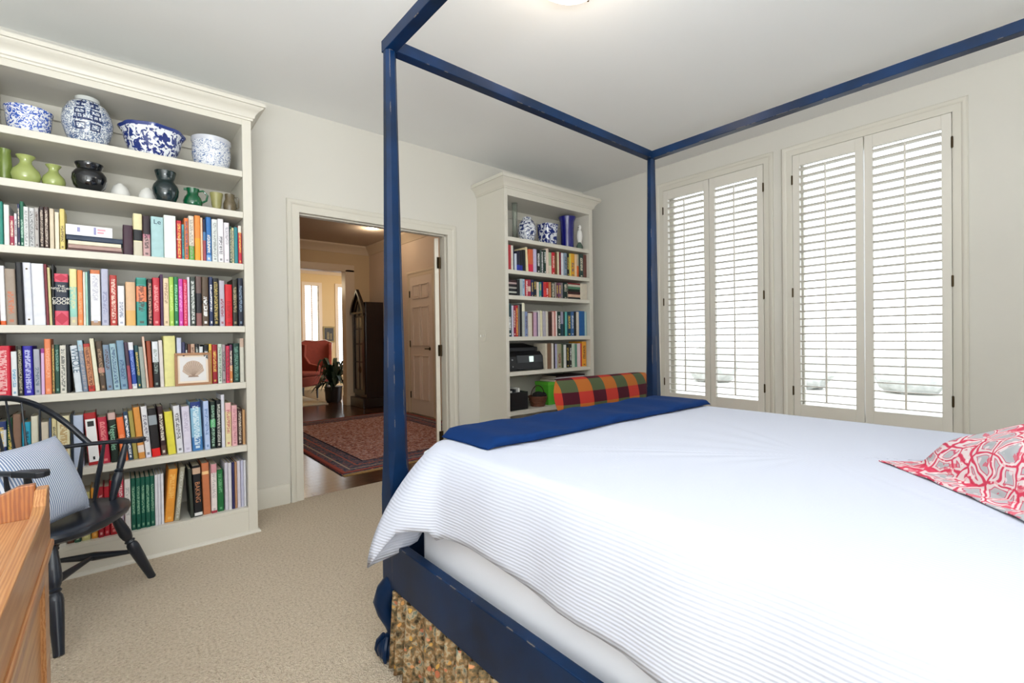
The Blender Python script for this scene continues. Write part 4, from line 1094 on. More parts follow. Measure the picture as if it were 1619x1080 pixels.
# bedspread
def spread():
    st = []; sy = [-.54+.058*i for i in range(31)]
    for y in sy:
        w1 = .006*math.sin(y*9)+.005*math.sin(y*23+1); zz_ = .532 if y > .98 else .480+(.052)*max(0, (y-.3)/.68) if y > .3 else .48
        st.append(((.800, y), (.755+w1, y, zz_+.006*math.sin(y*13+.5)), 3.2))
    st += [((.803, 1.245), (.742, 1.243, .512), 2.8), ((.806, 1.262), (.724, 1.262, .536), 2.4), ((.812, 1.31), (.682, 1.315, .534), 2.0), ((.818, 1.34), (.660, 1.346, .525), 1.8), ((.824, 1.362), (.640, 1.38, .482), 1.7), ((.830, 1.378), (.618, 1.42, .428), 1.6),
           ((.836, 1.390), (.605, 1.438, .400), 1.6), ((.842, 1.397), (.625, 1.440, .404), 1.7), ((.850, 1.402), (.70, 1.440, .412), 2), ((.860, 1.408), (.775, 1.425, .440), 2.4), ((.88, 1.418), (.82, 1.462, .455), 3)]
    for i in range(16): x = .93+i*.083; st.append(((x, 1.425), (x, 1.472+.008*math.sin(i*1.7), .46), 3))
    st += [((2.23, 1.415), (2.27, 1.452, .45), 3), ((2.255, 1.40), (2.315, 1.42, .45), 3), ((2.262, 1.36), (2.325, 1.36, .46), 3)]
    for i in range(12): y = 1.25-i*.163; st.append(((2.265, y), (2.318+.006*math.sin(i*2.1), y, .50), 3))
    rows = []; NS = 14
    ctr = Vector((1.53, .45))
    for (T, H, p) in st:
        T2 = Vector(T); inn = T2+(ctr-T2).normalized()*.05
        zt = .772
        r_ = [(inn.x, inn.y, zt), ((inn.x+T2.x)/2, (inn.y+T2.y)/2, zt-.001)]
        for k in range(NS+1):
            s_ = k/NS; h = 1-(1-s_)**p; z = zt-.004-(zt-.004-H[2])*(s_**1.15)
            r_.append((T2.x+(H[0]-T2.x)*h, T2.y+(H[1]-T2.y)*h, z))
        rows.append(r_)
    mb = MB(); mb.grid(rows); K = len(rows[0]); N = len(rows)
    cen = len(mb.v)
    # crown of the bed top: three shrinking rings and a centre
    prev = [i*K for i in range(N)]
    for f_ in (.75, .5, .25):
        ring = []
        for i in range(N):
            p0 = Vector(rows[i][0]); q = Vector((ctr.x+(p0.x-ctr.x)*f_, ctr.y+(p0.y-ctr.y)*f_, .772+.004*(1-f_)+.0015*math.sin(i*1.3+f_*9)))
            ring.append(len(mb.v)); mb.v.append(tuple(q))
        mb.f += [(prev[i], prev[i+1], ring[i+1], ring[i]) for i in range(N-1)]; prev = ring
    mb.v.append((ctr.x, ctr.y, .776)); c0 = len(mb.v)-1
    mb.f += [(prev[i], prev[i+1], c0) for i in range(N-1)]
    # head side closing triangle fan
    hs = [0]+[]; 
    mb.f.append(tuple([0, (N-1)*K]+[len(mb.v)-1-N*k_-1 for k_ in (2, 1, 0)]+[c0]+[len(mb.v)-1-N*(k_+1) for k_ in (0, 1, 2)]))
    return mb
t = NT('ribbed_coverlet'); uvn = t.n('ShaderNodeUVMap'); uvn.uv_map = 'UVMap'; sp_ = t.n('ShaderNodeSeparateXYZ'); t.l(uvn.outputs[0], sp_.inputs[0])
s1 = t.math('SINE', t.math('MULTIPLY', sp_.outputs[0], 2*math.pi/.0088)); nz = t.noise(t.coord(), 220, 2)
fl_ = t.math('SUBTRACT', 1.0, t.math('MULTIPLY', sp_.outputs[1], .80)); s1 = t.math('MULTIPLY', s1, fl_); hh = t.math('ADD', s1, t.math('MULTIPLY', nz, .5)); t.bump(hh, .40, .0012)
t.l(t.ramp(s1, [(.0, 'c8cddc'), (.5, 'c8cddc'), (1, 'c8cddc')]), t.b.inputs['Base Color']); t.set(Roughness=.85, Specular_IOR_Level=.2)
bs = spread().build('bedspread', t.m, None, smooth=180, loc=(1.5, .5, .77), uvfn=lambda co, n: ((co.x, 1.0) if abs(n.z) > .75 else (co.z, 0.0)))
so = bs.modifiers.new('thick', 'SOLIDIFY'); so.thickness = .004; so.offset = 1
tag(bs, 'white ribbed coverlet draped over the bed with a hanging corner', 'bedspread')
# floral bed skirt in pleats
t = NT('floral_skirt'); co = t.coord(); co2 = t.map(co, (1, 1, 1)); v = t.n('ShaderNodeTexVoronoi'); v.inputs['Scale'].default_value = 42; nz = t.noise(co, 30, 3); 
vm = t.n('ShaderNodeVectorMath'); vm.operation = 'ADD'; t.l(co, vm.inputs[0]); sc2 = t.n('ShaderNodeVectorMath'); sc2.operation = 'SCALE'; sc2.inputs['Scale'].default_value = .03; nn_ = t.n('ShaderNodeTexNoise'); nn_.inputs['Scale'].default_value = 26; t.l(co, nn_.inputs['Vector']); t.l(nn_.outputs['Color'], sc2.inputs[0]); t.l(sc2.outputs[0], vm.inputs[1]); t.l(vm.outputs[0], v.inputs['Vector'])
g1 = t.ramp(t.noise(vm.outputs[0], 52, 5), [(.32, '3c3226'), (.42, '6c6048'), (.50, '8c6c48'), (.58, 'ac9a7c'), (.68, '6c7468')])
g2 = t.math('LESS_THAN', v.outputs['Distance'], .30); sepc = t.n('ShaderNodeSeparateColor'); t.l(v.outputs['Color'], sepc.inputs[0])
g3 = t.math('MULTIPLY', g2, t.math('GREATER_THAN', sepc.outputs[0], .45)); fl = t.ramp(sepc.outputs[1], [(.2, 'b86a4c'), (.5, 'd08868'), (.8, 'c89a4c')])
t.l(t.mix(t.math('MULTIPLY', g3, .85), g1, fl), t.b.inputs['Base Color']); t.set(Roughness=.9, Specular_IOR_Level=.1)
P = []; ys_ = [1.512-.0042*i for i in range(480)]
ph = 0; srg = random.Random(5); wob_ = []
for i, y in enumerate(ys_):
    ph += .42*(1+.35*math.sin(i*.11)+.25*math.sin(i*.053+2)); a_ = .016+.006*math.sin(i*.07)
    wob_.append((ph, a_))
for k in range(7):
    z = .268-k*.042; P.append([(.724-.010*k/6+wob_[i][1]*(.75+.5*k/6)*math.sin(wob_[i][0]+.15*math.sin(k*.9+i*.02)*k*.2), y, max(z, .012)) for i, y in enumerate(ys_)])
sk = MB().grid(P).build('bed_skirt', t.m, None, smooth=180, loc=(.735, .5, .27)); so = sk.modifiers.new('thick', 'SOLIDIFY'); so.thickness = .0015
tag(sk, 'gathered floral bed skirt hanging below the navy side rail', 'bed skirt')
# folded throw
def throw():
    rows = []; n = 40
    for i in range(n+1):
        s_ = i/n; x = .885+1.39*s_; e = min(1, (s_/.02 if s_ < .02 else 1), ((1-s_)/.02 if s_ > .98 else 1)); e = math.sqrt(max(e, .02))
        y0 = 1.150-.006*math.sin(s_*9)+.012*max(0, 1-s_*8); y1 = 1.452+.006*math.sin(s_*13+1); th = (.030+.004*math.sin(s_*17)+.003*math.sin(s_*41))*e
        if s_ < .08: y1 -= .02*(1-s_/.08)
        r_ = []; m = 24
        for k in range(m):
            a = 2*math.pi*k/m; cx_, sx_ = math.cos(a), math.sin(a)
            u_ = math.copysign(abs(cx_)**.25, cx_); v_ = math.copysign(abs(sx_)**.6, sx_)
            y = (y0+y1)/2+(y1-y0)/2*u_*(1-.02*(1-e)); zz_ = .7775+th/2+th/2*v_+(.0022*math.sin(y*60+s_*14) if v_ > 0 else 0)
            r_.append((x+.004*math.sin(y*30), y, zz_))
        rows.append(r_+[r_[0]])
    mb = MB().grid(rows); K = len(rows[0]); mb.f += [tuple(range(K-1)), tuple(n*K+k for k in range(K-1))]; return mb
tb = throw().build('folded_blanket', mat('navy_knit', '0b3066', .9, .12, 25, .35, 260, spec=.15), None, smooth=True, loc=(1.58, 1.3, .78))
tag(tb, 'folded royal blue blanket laid across the foot of the bed', 'blanket')

def cushion(name, c, U, V, hu, hv, th, m, flange=0, n=28, pinch=.07, fall=None, exp=.5, rnd=0):
    c = Vector(c); U = Vector(U).normalized(); V = Vector(V); V = (V-U*V.dot(U)).normalized(); Wn = U.cross(V); rows = {1: [], -1: []}
    for sg in (1, -1):
        for i in range(n+1):
            r_ = []
            for j in range(n+1):
                s_, t_ = -1+2*i/n, -1+2*j/n; fs, ft = (min(1, abs(q)/(1-flange)) for q in (s_, t_))
                b = max(0, (1-fs**2.6)*(1-ft**2.6))**exp; k1 = 1-pinch*(1-abs(s_)**2)*abs(t_)**6; k2 = 1-pinch*(1-abs(t_)**2)*abs(s_)**6
                p = c+U*(hu*s_*k2*math.sqrt(1-rnd*t_*t_*.5))+V*(hv*t_*k1*math.sqrt(1-rnd*s_**6*.5))+Wn*(sg*(th*b+.002))
                if fall: p = fall(p, s_, t_, sg)
                r_.append(tuple(p))
            rows[sg].append(r_)
    mb = MB().grid(rows[1]); o = len(mb.v); mb.grid([r_[::-1] for r_ in rows[-1]]); K = n+1
    top = lambda i, j: i*K+j; bot = lambda i, j: o+i*K+(n-j)
    for i in range(n): mb.f += [(top(i, 0), bot(i, 0), bot(i+1, 0), top(i+1, 0)), (top(i, n), bot(i, n), bot(i+1, n), top(i+1, n)), (top(0, i), top(0, i+1), bot(0, i+1), bot(0, i)), (top(n, i), top(n, i+1), bot(n, i+1), bot(n, i))]
    return mb
# red printed pillow
t = NT('red_paisley'); co = t.coord(); nn_ = t.n('ShaderNodeTexNoise'); nn_.inputs['Scale'].default_value = 11; nn_.inputs['Detail'].default_value = 2; t.l(co, nn_.inputs['Vector'])
sc2 = t.n('ShaderNodeVectorMath'); sc2.operation = 'SCALE'; sc2.inputs['Scale'].default_value = .07; t.l(nn_.outputs['Color'], sc2.inputs[0]); vm = t.n('ShaderNodeVectorMath'); vm.operation = 'ADD'; t.l(co, vm.inputs[0]); t.l(sc2.outputs[0], vm.inputs[1])
v = t.n('ShaderNodeTexVoronoi'); v.feature = 'DISTANCE_TO_EDGE'; v.inputs['Scale'].default_value = 22; t.l(vm.outputs[0], v.inputs['Vector'])
c1 = t.ramp(v.outputs['Distance'], [(.0, 'c83a54'), (.045, 'd0506a'), (.06, 'dccccc'), (.15, 'dcd0d0'), (.165, 'c85a72'), (.19, 'c85a72'), (.21, 'b4b4b8'), (.40, 'a8acb0')])
v2 = t.n('ShaderNodeTexVoronoi'); v2.inputs['Scale'].default_value = 46; t.l(vm.outputs[0], v2.inputs['Vector'])
c1 = t.mix(t.math('MULTIPLY', t.math('LESS_THAN', v2.outputs['Distance'], .25), .55), c1, lin('f0e0e0')); n3 = t.noise(vm.outputs[0], 30, 3)
c1 = t.mix(t.math('MULTIPLY', t.math('GREATER_THAN', n3, .60), .7), c1, lin('d4405c')); t.l(c1, t.b.inputs['Base Color']); t.set(Roughness=.85, Specular_IOR_Level=.2); t.bump(t.noise(co, 9, 3), .4, .02)
def rfall(p, s_, t_, sg):
    zmin = .7805 + (.002 if sg > 0 else 0); k = max(abs(s_), abs(t_)); 
    e_ = min(1, max(0, (k-.66)/.2)); p = Vector((p.x, p.y, p.z-.045*e_*e_*(3-2*e_)))
    p = Vector((p.x, p.y, p.z+.004*math.sin(p.x*40)+.004*math.sin(p.y*37)))
    return Vector((p.x, p.y, max(p.z, zmin+.003*max(0, math.sin(p.x*70)))))
tip = Vector((1.552, .302, .80)); d1 = Vector((-.77, -.64, 0)).normalized(); d2 = Vector((.72, -.69, 0)).normalized()
pw = cushion('pillow', tip+d1*.27+d2*.33+Vector((0, 0, .022)), d1, d2*1.0, .27, .33, .10, None, .22, 40, .05, rfall).build('pillow', t.m, None, smooth=True, loc=(1.6, -.05, .8)); tag(pw, 'limp flanged pillow in red and grey paisley print on the white bed', 'pillow')

# ------------------------------------------------------------------ settee with plaid cushion beyond the bed foot
YS = 2.32; xs0, xs1 = at(868, 620, 1, YS)[0], at(1024, 610, 1, YS)[0]; zs = at(940, 650, 1, YS)[2]-.01
se = thing('settee', ((xs0+xs1)/2, YS, 0), 'low upholstered settee just beyond the bed foot, mostly hidden by the blue blanket', 'settee')
OR = mat('orange_weave', 'c86a3c', .85, .15, 30, .4, 160)
MB().box(xs0-.10, xs1+.08, YS-.32, YS+.24, .20, zs-.13).build('seat_base', OR, se, bevel=.02)
MB().box(xs0-.08, xs1+.06, YS-.33, YS+.22, zs-.128, zs).build('seat_cushion', OR, se, bevel=.035)
for x in (xs0-.06, xs1+.04):
    for y in (YS-.28, YS+.20): MB().tube([(x, y, .2), (x, y, .0)], [.025, .016], 10).build('leg', DARKW, se, smooth=True)
t = NT('plaid_cloth'); co = t.coord(); sep = t.n('ShaderNodeSeparateXYZ'); t.l(co, sep.inputs[0])
def stripe(src, period, off):
    return t.math('GREATER_THAN', t.math('FRACT', t.math('DIVIDE', t.math('SUBTRACT', src, off), period)), .5)
A_ = stripe(sep.outputs[0], .278, 2.352+.139-(xs0+xs1)/2); B_ = stripe(sep.outputs[2], .166, .738-(at(940, 593, 1, YS)[2]+zs)/2)
c_ = t.mix(B_, t.mix(A_, lin('b4682e'), lin('525c40')), t.mix(A_, lin('b83a30'), lin('4a1826')))
t.l(c_, t.b.inputs['Base Color']); t.set(Roughness=.85, Specular_IOR_Level=.15); t.bump(t.noise(co, 160, 2), .3, .002)
zc_ = (at(940, 593, 1, YS)[2]+zs)/2; hz_ = (at(940, 593, 1, YS)[2]-zs)/2
pc = cushion('c', ((xs0+xs1)/2, YS-.04, zc_+.002), (1, 0, -.01), (0, .22, 1), (xs1-xs0)/2, hz_, .085, None, 0, 32, .02, rnd=.35).build('plaid_cushion', t.m, None, smooth=True, loc=((xs0+xs1)/2, YS, zc_))
tag(pc, 'long plaid cushion in red, orange and green checks', 'cushion')
# ------------------------------------------------------------------ Windsor chair
O = Vector((-.026, 2.595, 0)); Fv = Vector((.86, -.51, 0)).normalized(); Lv = Vector((.51, .86, 0)).normalized()
def K(f, l, z): return tuple(O+Fv*f+Lv*l+Vector((0, 0, z)))
ch = thing('windsor_chair', tuple(O+Fv*-.2), 'black painted Windsor armchair in front of the big bookcase', 'chair')
zsn = .405
out = []
for k in range(36):
    a = 2*math.pi*k/36; r_l = .245; ca, sa = math.cos(a), math.sin(a)
    f = -.185+(.20 if ca > 0 else .185)*math.copysign(abs(ca)**.75, ca); l = .25*math.copysign(abs(sa)**.8, sa)*(1 if ca > -.2 else 1+.12*(ca+.2)); out.append((f, l))
mb = MB()
for sc_, z in ((.86, -.046), (.97, -.032), (1.0, -.016), (.985, -.003), (.93, 0), (.6, -.010), (.2, -.013)):
    mb.v += [K(-.185+(f+.185)*sc_, l*sc_, zsn+z+(.006*abs(l)/.25 if sc_ > .5 else 0)) for f, l in out]
mb.f += [(i*36+k, i*36+(k+1) % 36, (i+1)*36+(k+1) % 36, (i+1)*36+k) for i in range(6) for k in range(36)]+[tuple(range(36)), tuple(range(216, 252))]
mb.build('seat', CHAIRP, ch, smooth=35)
def turned(a, b, prof):
    a, b = Vector(a), Vector(b); return [tuple(a+(b-a)*t_) for t_, r_ in prof], [r_ for t_, r_ in prof]
LEGP = [(0, .012), (.10, .016), (.22, .021), (.34, .024), (.40, .020), (.43, .015), (.45, .021), (.47, .015), (.50, .022), (.54, .024), (.66, .0225), (.84, .019), (.95, .0165), (1, .016)]
ft = {}
for nm, fa, fb in (('f', -.10, 0.0), ('r', -.29, -.42)):
    for s_ in (1, -1):
        a = K(fa, s_*.165, zsn-.03); b = K(fb, s_*(.285 if nm == 'f' else .235), 0.0); ft[(nm, s_)] = (Vector(a), Vector(b))
        p, r_ = turned(a, b, LEGP); MB().tube(p, r_, 12).build('leg', CHAIRP, ch, smooth=True)
STP = [(0, .008), (.15, .011), (.38, .016), (.5, .019), (.62, .016), (.85, .011), (1, .008)]
mids = []
for s_ in (1, -1):
    a = ft[('f', s_)][0].lerp(ft[('f', s_)][1], .60); b = ft[('r', s_)][0].lerp(ft[('r', s_)][1], .62); p, r_ = turned(a, b, STP); MB().tube(p, r_, 10).build('side_stretcher', CHAIRP, ch, smooth=True); mids.append((a+b)/2)
p, r_ = turned(mids[0], mids[1], STP); MB().tube(p, r_, 10).build('cross_stretcher', CHAIRP, ch, smooth=True)
za = .662
half = [(-.045, .285), (-.09, .275), (-.16, .262), (-.22, .243), (-.28, .205), (-.33, .150), (-.36, .08), (-.37, 0)]
bow = [K(f, l, za) for f, l in half]+[K(f, -l, za) for f, l in half[::-1][1:]]
br = [.019]+[.015]*(len(bow)-2)+[.019]
MB().tube(bow, br, 10, flat=.62).build('arm_bow', CHAIRP, ch, smooth=True)
for s_ in (1, -1):
    MB().prism([(-.13, .257), (-.09, .254), (-.035, .257), (-.022, .275), (-.022, .30), (-.04, .315), (-.09, .30), (-.14, .285)], za-.010, za+.012, lambda a, b, c: K(a, s_*b, c)).build('hand_grip', CHAIRP, ch, bevel=.004)
    p, r_ = turned(K(-.115, s_*.20, zsn-.01), K(-.095, s_*.275, za-.008), [(0, .010), (.12, .014), (.30, .019), (.42, .021), (.50, .015), (.53, .020), (.56, .013), (.70, .016), (.88, .012), (1, .010)]); MB().tube(p, r_, 12).build('arm_post', CHAIRP, ch, smooth=True)
    for (f0, l0, f1, l1) in ((-.19, .205, -.175, .258), (-.25, .185, -.245, .232)):
        p, r_ = turned(K(f0, s_*l0, zsn-.01), K(f1, s_*l1, za), [(0, .006), (.3, .0105), (.5, .011), (.8, .008), (1, .006)]); MB().tube(p, r_, 8).build('spindle', CHAIRP, ch, smooth=True)
hoop = []
for k in range(25):
    a = math.pi*k/24; hoop.append(K(-.225-.19*math.sin(a)**.8, .24*math.copysign(abs(math.cos(a))**.85, math.cos(a)), za+.245*math.sin(a)**.85))
MB().tube(hoop, .0125, 10).build('back_hoop', CHAIRP, ch, smooth=True)
for k in range(7):
    l = -.135+.045*k; a = math.acos(max(-1, min(1, l*1.25/.24))); top = Vector(K(-.225-.19*math.sin(a)**.8, l*1.25, za+.245*math.sin(a)**.85)); bot = Vector(K(-.335+.25*l*l, l*.85, zsn-.01))
    p, r_ = turned(bot, top, [(0, .0045), (.2, .006), (.45, .0065), (.7, .0045), (1, .0035)]); MB().tube(p, r_, 8).build('spindle', CHAIRP, ch, smooth=True)
# ticking cushion on the chair
t = NT('ticking'); uvn = t.n('ShaderNodeUVMap'); uvn.uv_map = 'UVMap'; sep = t.n('ShaderNodeSeparateXYZ'); t.l(uvn.outputs[0], sep.inputs[0])
s_ = t.math('GREATER_THAN', t.math('FRACT', t.math('MULTIPLY', sep.outputs[0], 1/.009)), .48)
t.l(t.mix(s_, lin('e8ecf6'), lin('8094b8')), t.b.inputs['Base Color']); t.set(Roughness=.9, Specular_IOR_Level=.1)
cc = Vector(K(-.205, -.085, zsn+.165)); Vv = Vector((0, 0, 1))*.93-Fv*.37; Wn = Lv.cross(Vv)
TCK = t.m
cb = cushion('c', cc, Lv, Vv, .19, .172, .065, None, 0, 24, .06)
cu = cb.build('ticking_cushion', TCK, None, smooth=True, loc=tuple(cc), uvfn=lambda co, n: (Vector(co-cc).dot(Lv), Vector(co-cc).dot(Vector((0, 0, 1)))))
cu.data.materials.append(mat('white_linen', 'e4e2de', .9, .02))
nf = Fv*.93+Vector((0, 0, .37))
for p in cu.data.polygons: p.material_index = 0 if p.normal.dot(nf) > -.05 else 1
tag(cu, 'blue and white ticking-striped cushion on the Windsor chair', 'cushion')

# ------------------------------------------------------------------ oak desk, lower left
dk = thing('desk', (-.6, 1.15, 0), 'golden oak desk with raised side and scalloped back gallery, lower left corner', 'desk')
x1, x0, y1, y0, zt = -.115, -1.15, 1.448, .80, .757
MB().box(x0, x1-.028, y0, y1-.022, zt-.022, zt).build('desktop', OAK, dk, bevel=.003)
for xa_ in (x1-.02, x0):
    MB().prism([(y0, zt-.06), (y1, zt-.06), (y1, .819), (1.408, .819), (1.372, .792), (1.33, .786), (y0, .786)], xa_, xa_+.02, lambda a, b, c: (c, a, b)).build('gallery_side', OAKX if False else OAK, dk, bevel=.003)
pts = [(x0+.02, zt-.02), (x1-.02, zt-.02)]
n_ = 40
for i in range(n_+1):
    s_ = i/n_; x = x1-.02-(x1-x0-.04)*s_; d_ = x1-.03-x
    z = .826+.002*math.cos(d_*30)-.016*min(1, max(0, (d_-.01)/.035))**2 if d_ < .05 else .812-.004*math.sin((d_-.05)*12)
    if d_ > (x1-x0)/2: d2_ = (x1-x0-.06)-d_; z = .826+.002*math.cos(d2_*30)-.016*min(1, max(0, (d2_-.01)/.035))**2 if d2_ < .05 else z
    pts.append((x, z))
MB().prism(pts, y1-.022, y1-.002, lambda a, b, c: (a, c, b)).build('back_gallery', OAKX, dk, bevel=.002)
for xa_, sg in ((x1-.004, 1), (x0+.004, -1)):
    xi = xa_-.024*sg
    lo, hi = min(xa_, xi), max(xa_, xi)
    MB().box(lo, hi, y1-.075, y1-.002, 0, zt-.06).build('stile', OAK, dk, bevel=.002)
    MB().box(lo, hi, y0, y0+.06, 0, zt-.06).build('stile', OAK, dk, bevel=.002)
    for z0_, z1_ in ((zt-.13, zt-.06), (.36, .42), (.05, .13)): MB().box(lo, hi, y0+.06, y1-.075, z0_, z1_).build('rail', OAKX, dk, bevel=.002)
    for z0_, z1_ in ((.42, zt-.13), (.13, .36)):
        MB().box(lo+.006, hi-.008, y0+.06, y1-.075, z0_, z1_).build('side_panel', OAK, dk)
MB().box(x1-.028, x1+.006, y0-.006, y1+.001, zt-.075, zt-.058).build('edge_mould', OAK, dk, bevel=.004)
MB().box(x0+.02, x1-.03, y1-.03, y1-.015, .08, zt-.022).build('back_board', OAKX, dk)
for k, (xa_, xb_) in enumerate(((x0+.03, -.80), (-.46, x1-.03))):
    MB().box(xa_, xb_, y0+.005, y1-.03, .06, .075).build('case_floor', OAK, dk)
    for q in range(3):
        dr = MB().box(xa_+.004, xb_-.004, y0-.014, y0+.004, .10+q*.21, .295+q*.21).build('drawer_front', OAK, dk, bevel=.004)
        MB().tube([((xa_+xb_)/2-.04, y0-.016, .20+q*.21), ((xa_+xb_)/2-.03, y0-.036, .195+q*.21), ((xa_+xb_)/2+.03, y0-.036, .195+q*.21), ((xa_+xb_)/2+.04, y0-.016, .20+q*.21)], .004, 6).build('handle', BRASS, dr)
# ------------------------------------------------------------------ ceiling lamp
lc = (1.52, 1.36, ZC)
lm = thing('ceiling_lamp', lc, 'flush glass ceiling lamp, lit, at the top edge of the photo', 'lamp')
MB().lathe([(0, 0), (.10, 0), (.105, -.012), (.06, -.03), (0, -.03)], lc, 28, cap=False).build('ceiling_plate', BRONZE, lm, smooth=True)
MB().lathe([(.0, -.128), (.06, -.124), (.12, -.106), (.16, -.075), (.175, -.045), (.178, -.04), (.170, -.042)], lc, 36, cap=False).build('glass_bowl', emit('lamp_glass', 'fff0dc', 3.2), lm, smooth=True)
for a in (20, 140, 260):
    t_ = math.radians(a); MB().tube([(lc[0]+.10*math.cos(t_), lc[1]+.10*math.sin(t_), ZC-.01), (lc[0]+.19*math.cos(t_), lc[1]+.19*math.sin(t_), ZC-.03), (lc[0]+.185*math.cos(t_), lc[1]+.185*math.sin(t_), ZC-.06)], .005, 6).build('clip', BRONZE, lm, smooth=True)
point('ceiling_lamp_light', (lc[0], lc[1], ZC-.25), 5, (1, .86, .70), .12)
# light switch
sw = thing('light_switch', (2.553, 3.42, 1.14), 'white two-gang light switch plate beside the corner bookcase', 'light switch')
MB().box(2.5475, 2.5525, 3.375, 3.470, 1.095, 1.195).build('plate', TRIM, sw, bevel=.002)
for y in (3.40, 3.445): MB().box(2.539, 2.548, y-.006, y+.006, 1.135, 1.155).build('toggle', WHITEC, sw, bevel=.001)

# ------------------------------------------------------------------ hall things
t = NT('persian_rug'); co = t.coord('Generated'); sep = t.n('ShaderNodeSeparateXYZ'); t.l(co, sep.inputs[0]); ob = t.coord()
ex = t.math('MULTIPLY', t.math('MINIMUM', sep.outputs[0], t.math('SUBTRACT', 1, sep.outputs[0])), 1.93); ey = t.math('MULTIPLY', t.math('MINIMUM', sep.outputs[1], t.math('SUBTRACT', 1, sep.outputs[1])), 2.86)
ed = t.math('MINIMUM', ex, ey); v = t.n('ShaderNodeTexVoronoi'); v.inputs['Scale'].default_value = 26; t.l(ob, v.inputs['Vector']); n1 = t.noise(ob, 38, 4, .7)
field = t.ramp(n1, [(.32, '544c60'), (.42, '8c5850'), (.50, 'b07870'), (.58, 'd6b8ae'), (.68, '7c7c8c')]); field = t.mix(t.math('MULTIPLY', t.math('LESS_THAN', v.outputs['Distance'], .3), .5), field, lin('d0a898'))
bord = t.ramp(t.noise(ob, 46, 4, .7), [(.35, '30384c'), (.5, '5c6474'), (.62, 'a86058'), (.72, 'c4b0a0')])
c_ = t.mix(t.math('LESS_THAN', ed, .30), field, bord)
for a, b, hx in ((.29, .31, '2c2c3c'), (.20, .215, 'b8685c'), (.10, .115, 'b8a898'), (.02, .05, 'a85850'), (0, .02, '7a3c38')): c_ = t.mix(t.math('MULTIPLY', t.math('GREATER_THAN', ed, a), t.math('LESS_THAN', ed, b)), c_, lin(hx))
t.l(c_, t.b.inputs['Base Color']); t.set(Roughness=.95, Specular_IOR_Level=.1); t.bump(n1, .3, .004)
rug = MB().box(1.42, 3.35, 3.88, 6.72, .0005, .010).build('persian_rug', t.m, None, loc=(2.4, 5.3, 0)); tag(rug, 'red and blue Persian rug on the dark hall floor', 'rug')
fr_ = MB(); rf = random.Random(4)
for i in range(190): x = 1.425+i*.0101; dx_ = rf.uniform(-.004, .004); fr_.prism([(x, 3.88), (x+.008, 3.88), (x+.008+dx_, 3.825), (x+dx_, 3.825)], .0008, .004)
o = fr_.build('fringe', mat('fringe_tan', 'b8945c', .95, .15, 60), rug); o['kind'] = 'stuff'
# tall case clock with pointed hood
CX0, CX1, CY0, CY1 = 3.10, 3.44, 7.38, 7.90
ck = thing('grandfather_clock', (3.27, 7.64, 0), 'dark mahogany tall clock with pointed Gothic glass door against the hall wall', 'clock')
MB().box(CX0-.04, CX1, CY0-.03, CY1+.01, 0, .16).build('base', DARKW, ck, bevel=.01)
MB().box(CX0+.03, CX1, CY0, CY1-.02, .16, 1.74).build('case', DARKW, ck, bevel=.004)
ym = (CY0+CY1)/2-.01
arch = lambda w_, z0_, z1_, z2_: [(ym-w_, z0_), (ym+w_, z0_), (ym+w_, z1_)]+[(ym+w_*(1-k/6)**1.0*(1+.15*math.sin(math.pi*k/6)), z1_+(z2_-z1_)*(k/6)**.9) for k in range(1, 6)]+[(ym, z2_)]+[(ym-w_*(k/6)*(1+.15*math.sin(math.pi*k/6)), z2_-(z2_-z1_)*(k/6)**1.1) for k in range(1, 6)]+[(ym-w_, z1_)]
def framearch(name, w0, w1, z0a, z1a, z2a, th, xx0, xx1, m):
    A = arch(w0, z0a, z1a, z2a); Bq = arch(w1, z0a+th, z1a, z2a-th*1.6); mb = MB(); n = len(A)
    mb.v = [(xx0, a, b) for a, b in A]+[(xx0, a, b) for a, b in Bq]+[(xx1, a, b) for a, b in A]+[(xx1, a, b) for a, b in Bq]
    for k in range(n):
        k2 = (k+1) % n; mb.f += [(k, k2, n+k2, n+k), (2*n+k, 3*n+k, 3*n+k2, 2*n+k2), (k, 2*n+k, 2*n+k2, k2), (n+k, n+k2, 3*n+k2, 3*n+k)]
    return mb.build(name, m, ck)
framearch('door_frame', .235, .165, .22, 1.50, 1.90, .07, CX0, CX0+.03, DARKW)
framearch('hood_gable', .275, .215, 1.55, 1.58, 1.96, .03, CX0-.03, CX0+.02, DARKW)
MB().prism(arch(.17, .28, 1.50, 1.82), CX0+.026, CX0+.030, lambda a, b, c: (c, a, b)).build('back_glass', mat('clock_face_cream', 'aaa290', .4, .15, 8), ck)
tr = MB()
for z in (.75, 1.05, 1.30, 1.50): tr.box(CX0+.012, CX0+.024, ym-.168, ym+.168, z-.008, z+.008)
tr.box(CX0+.012, CX0+.024, ym-.008, ym+.008, .29, 1.75).build('tracery', DARKW, ck)
MB().tube([(CX0+.020, ym, 1.42), (CX0+.024, ym, 1.42)], .10, 24).build('dial', mat('dial_silver', 'c8c0a8', .3, .05, metal=.3), ck)
MB().tube([(CX0+.022, ym, .62), (CX0+.025, ym, .62)], .06, 20).build('pendulum', BRASS, ck)
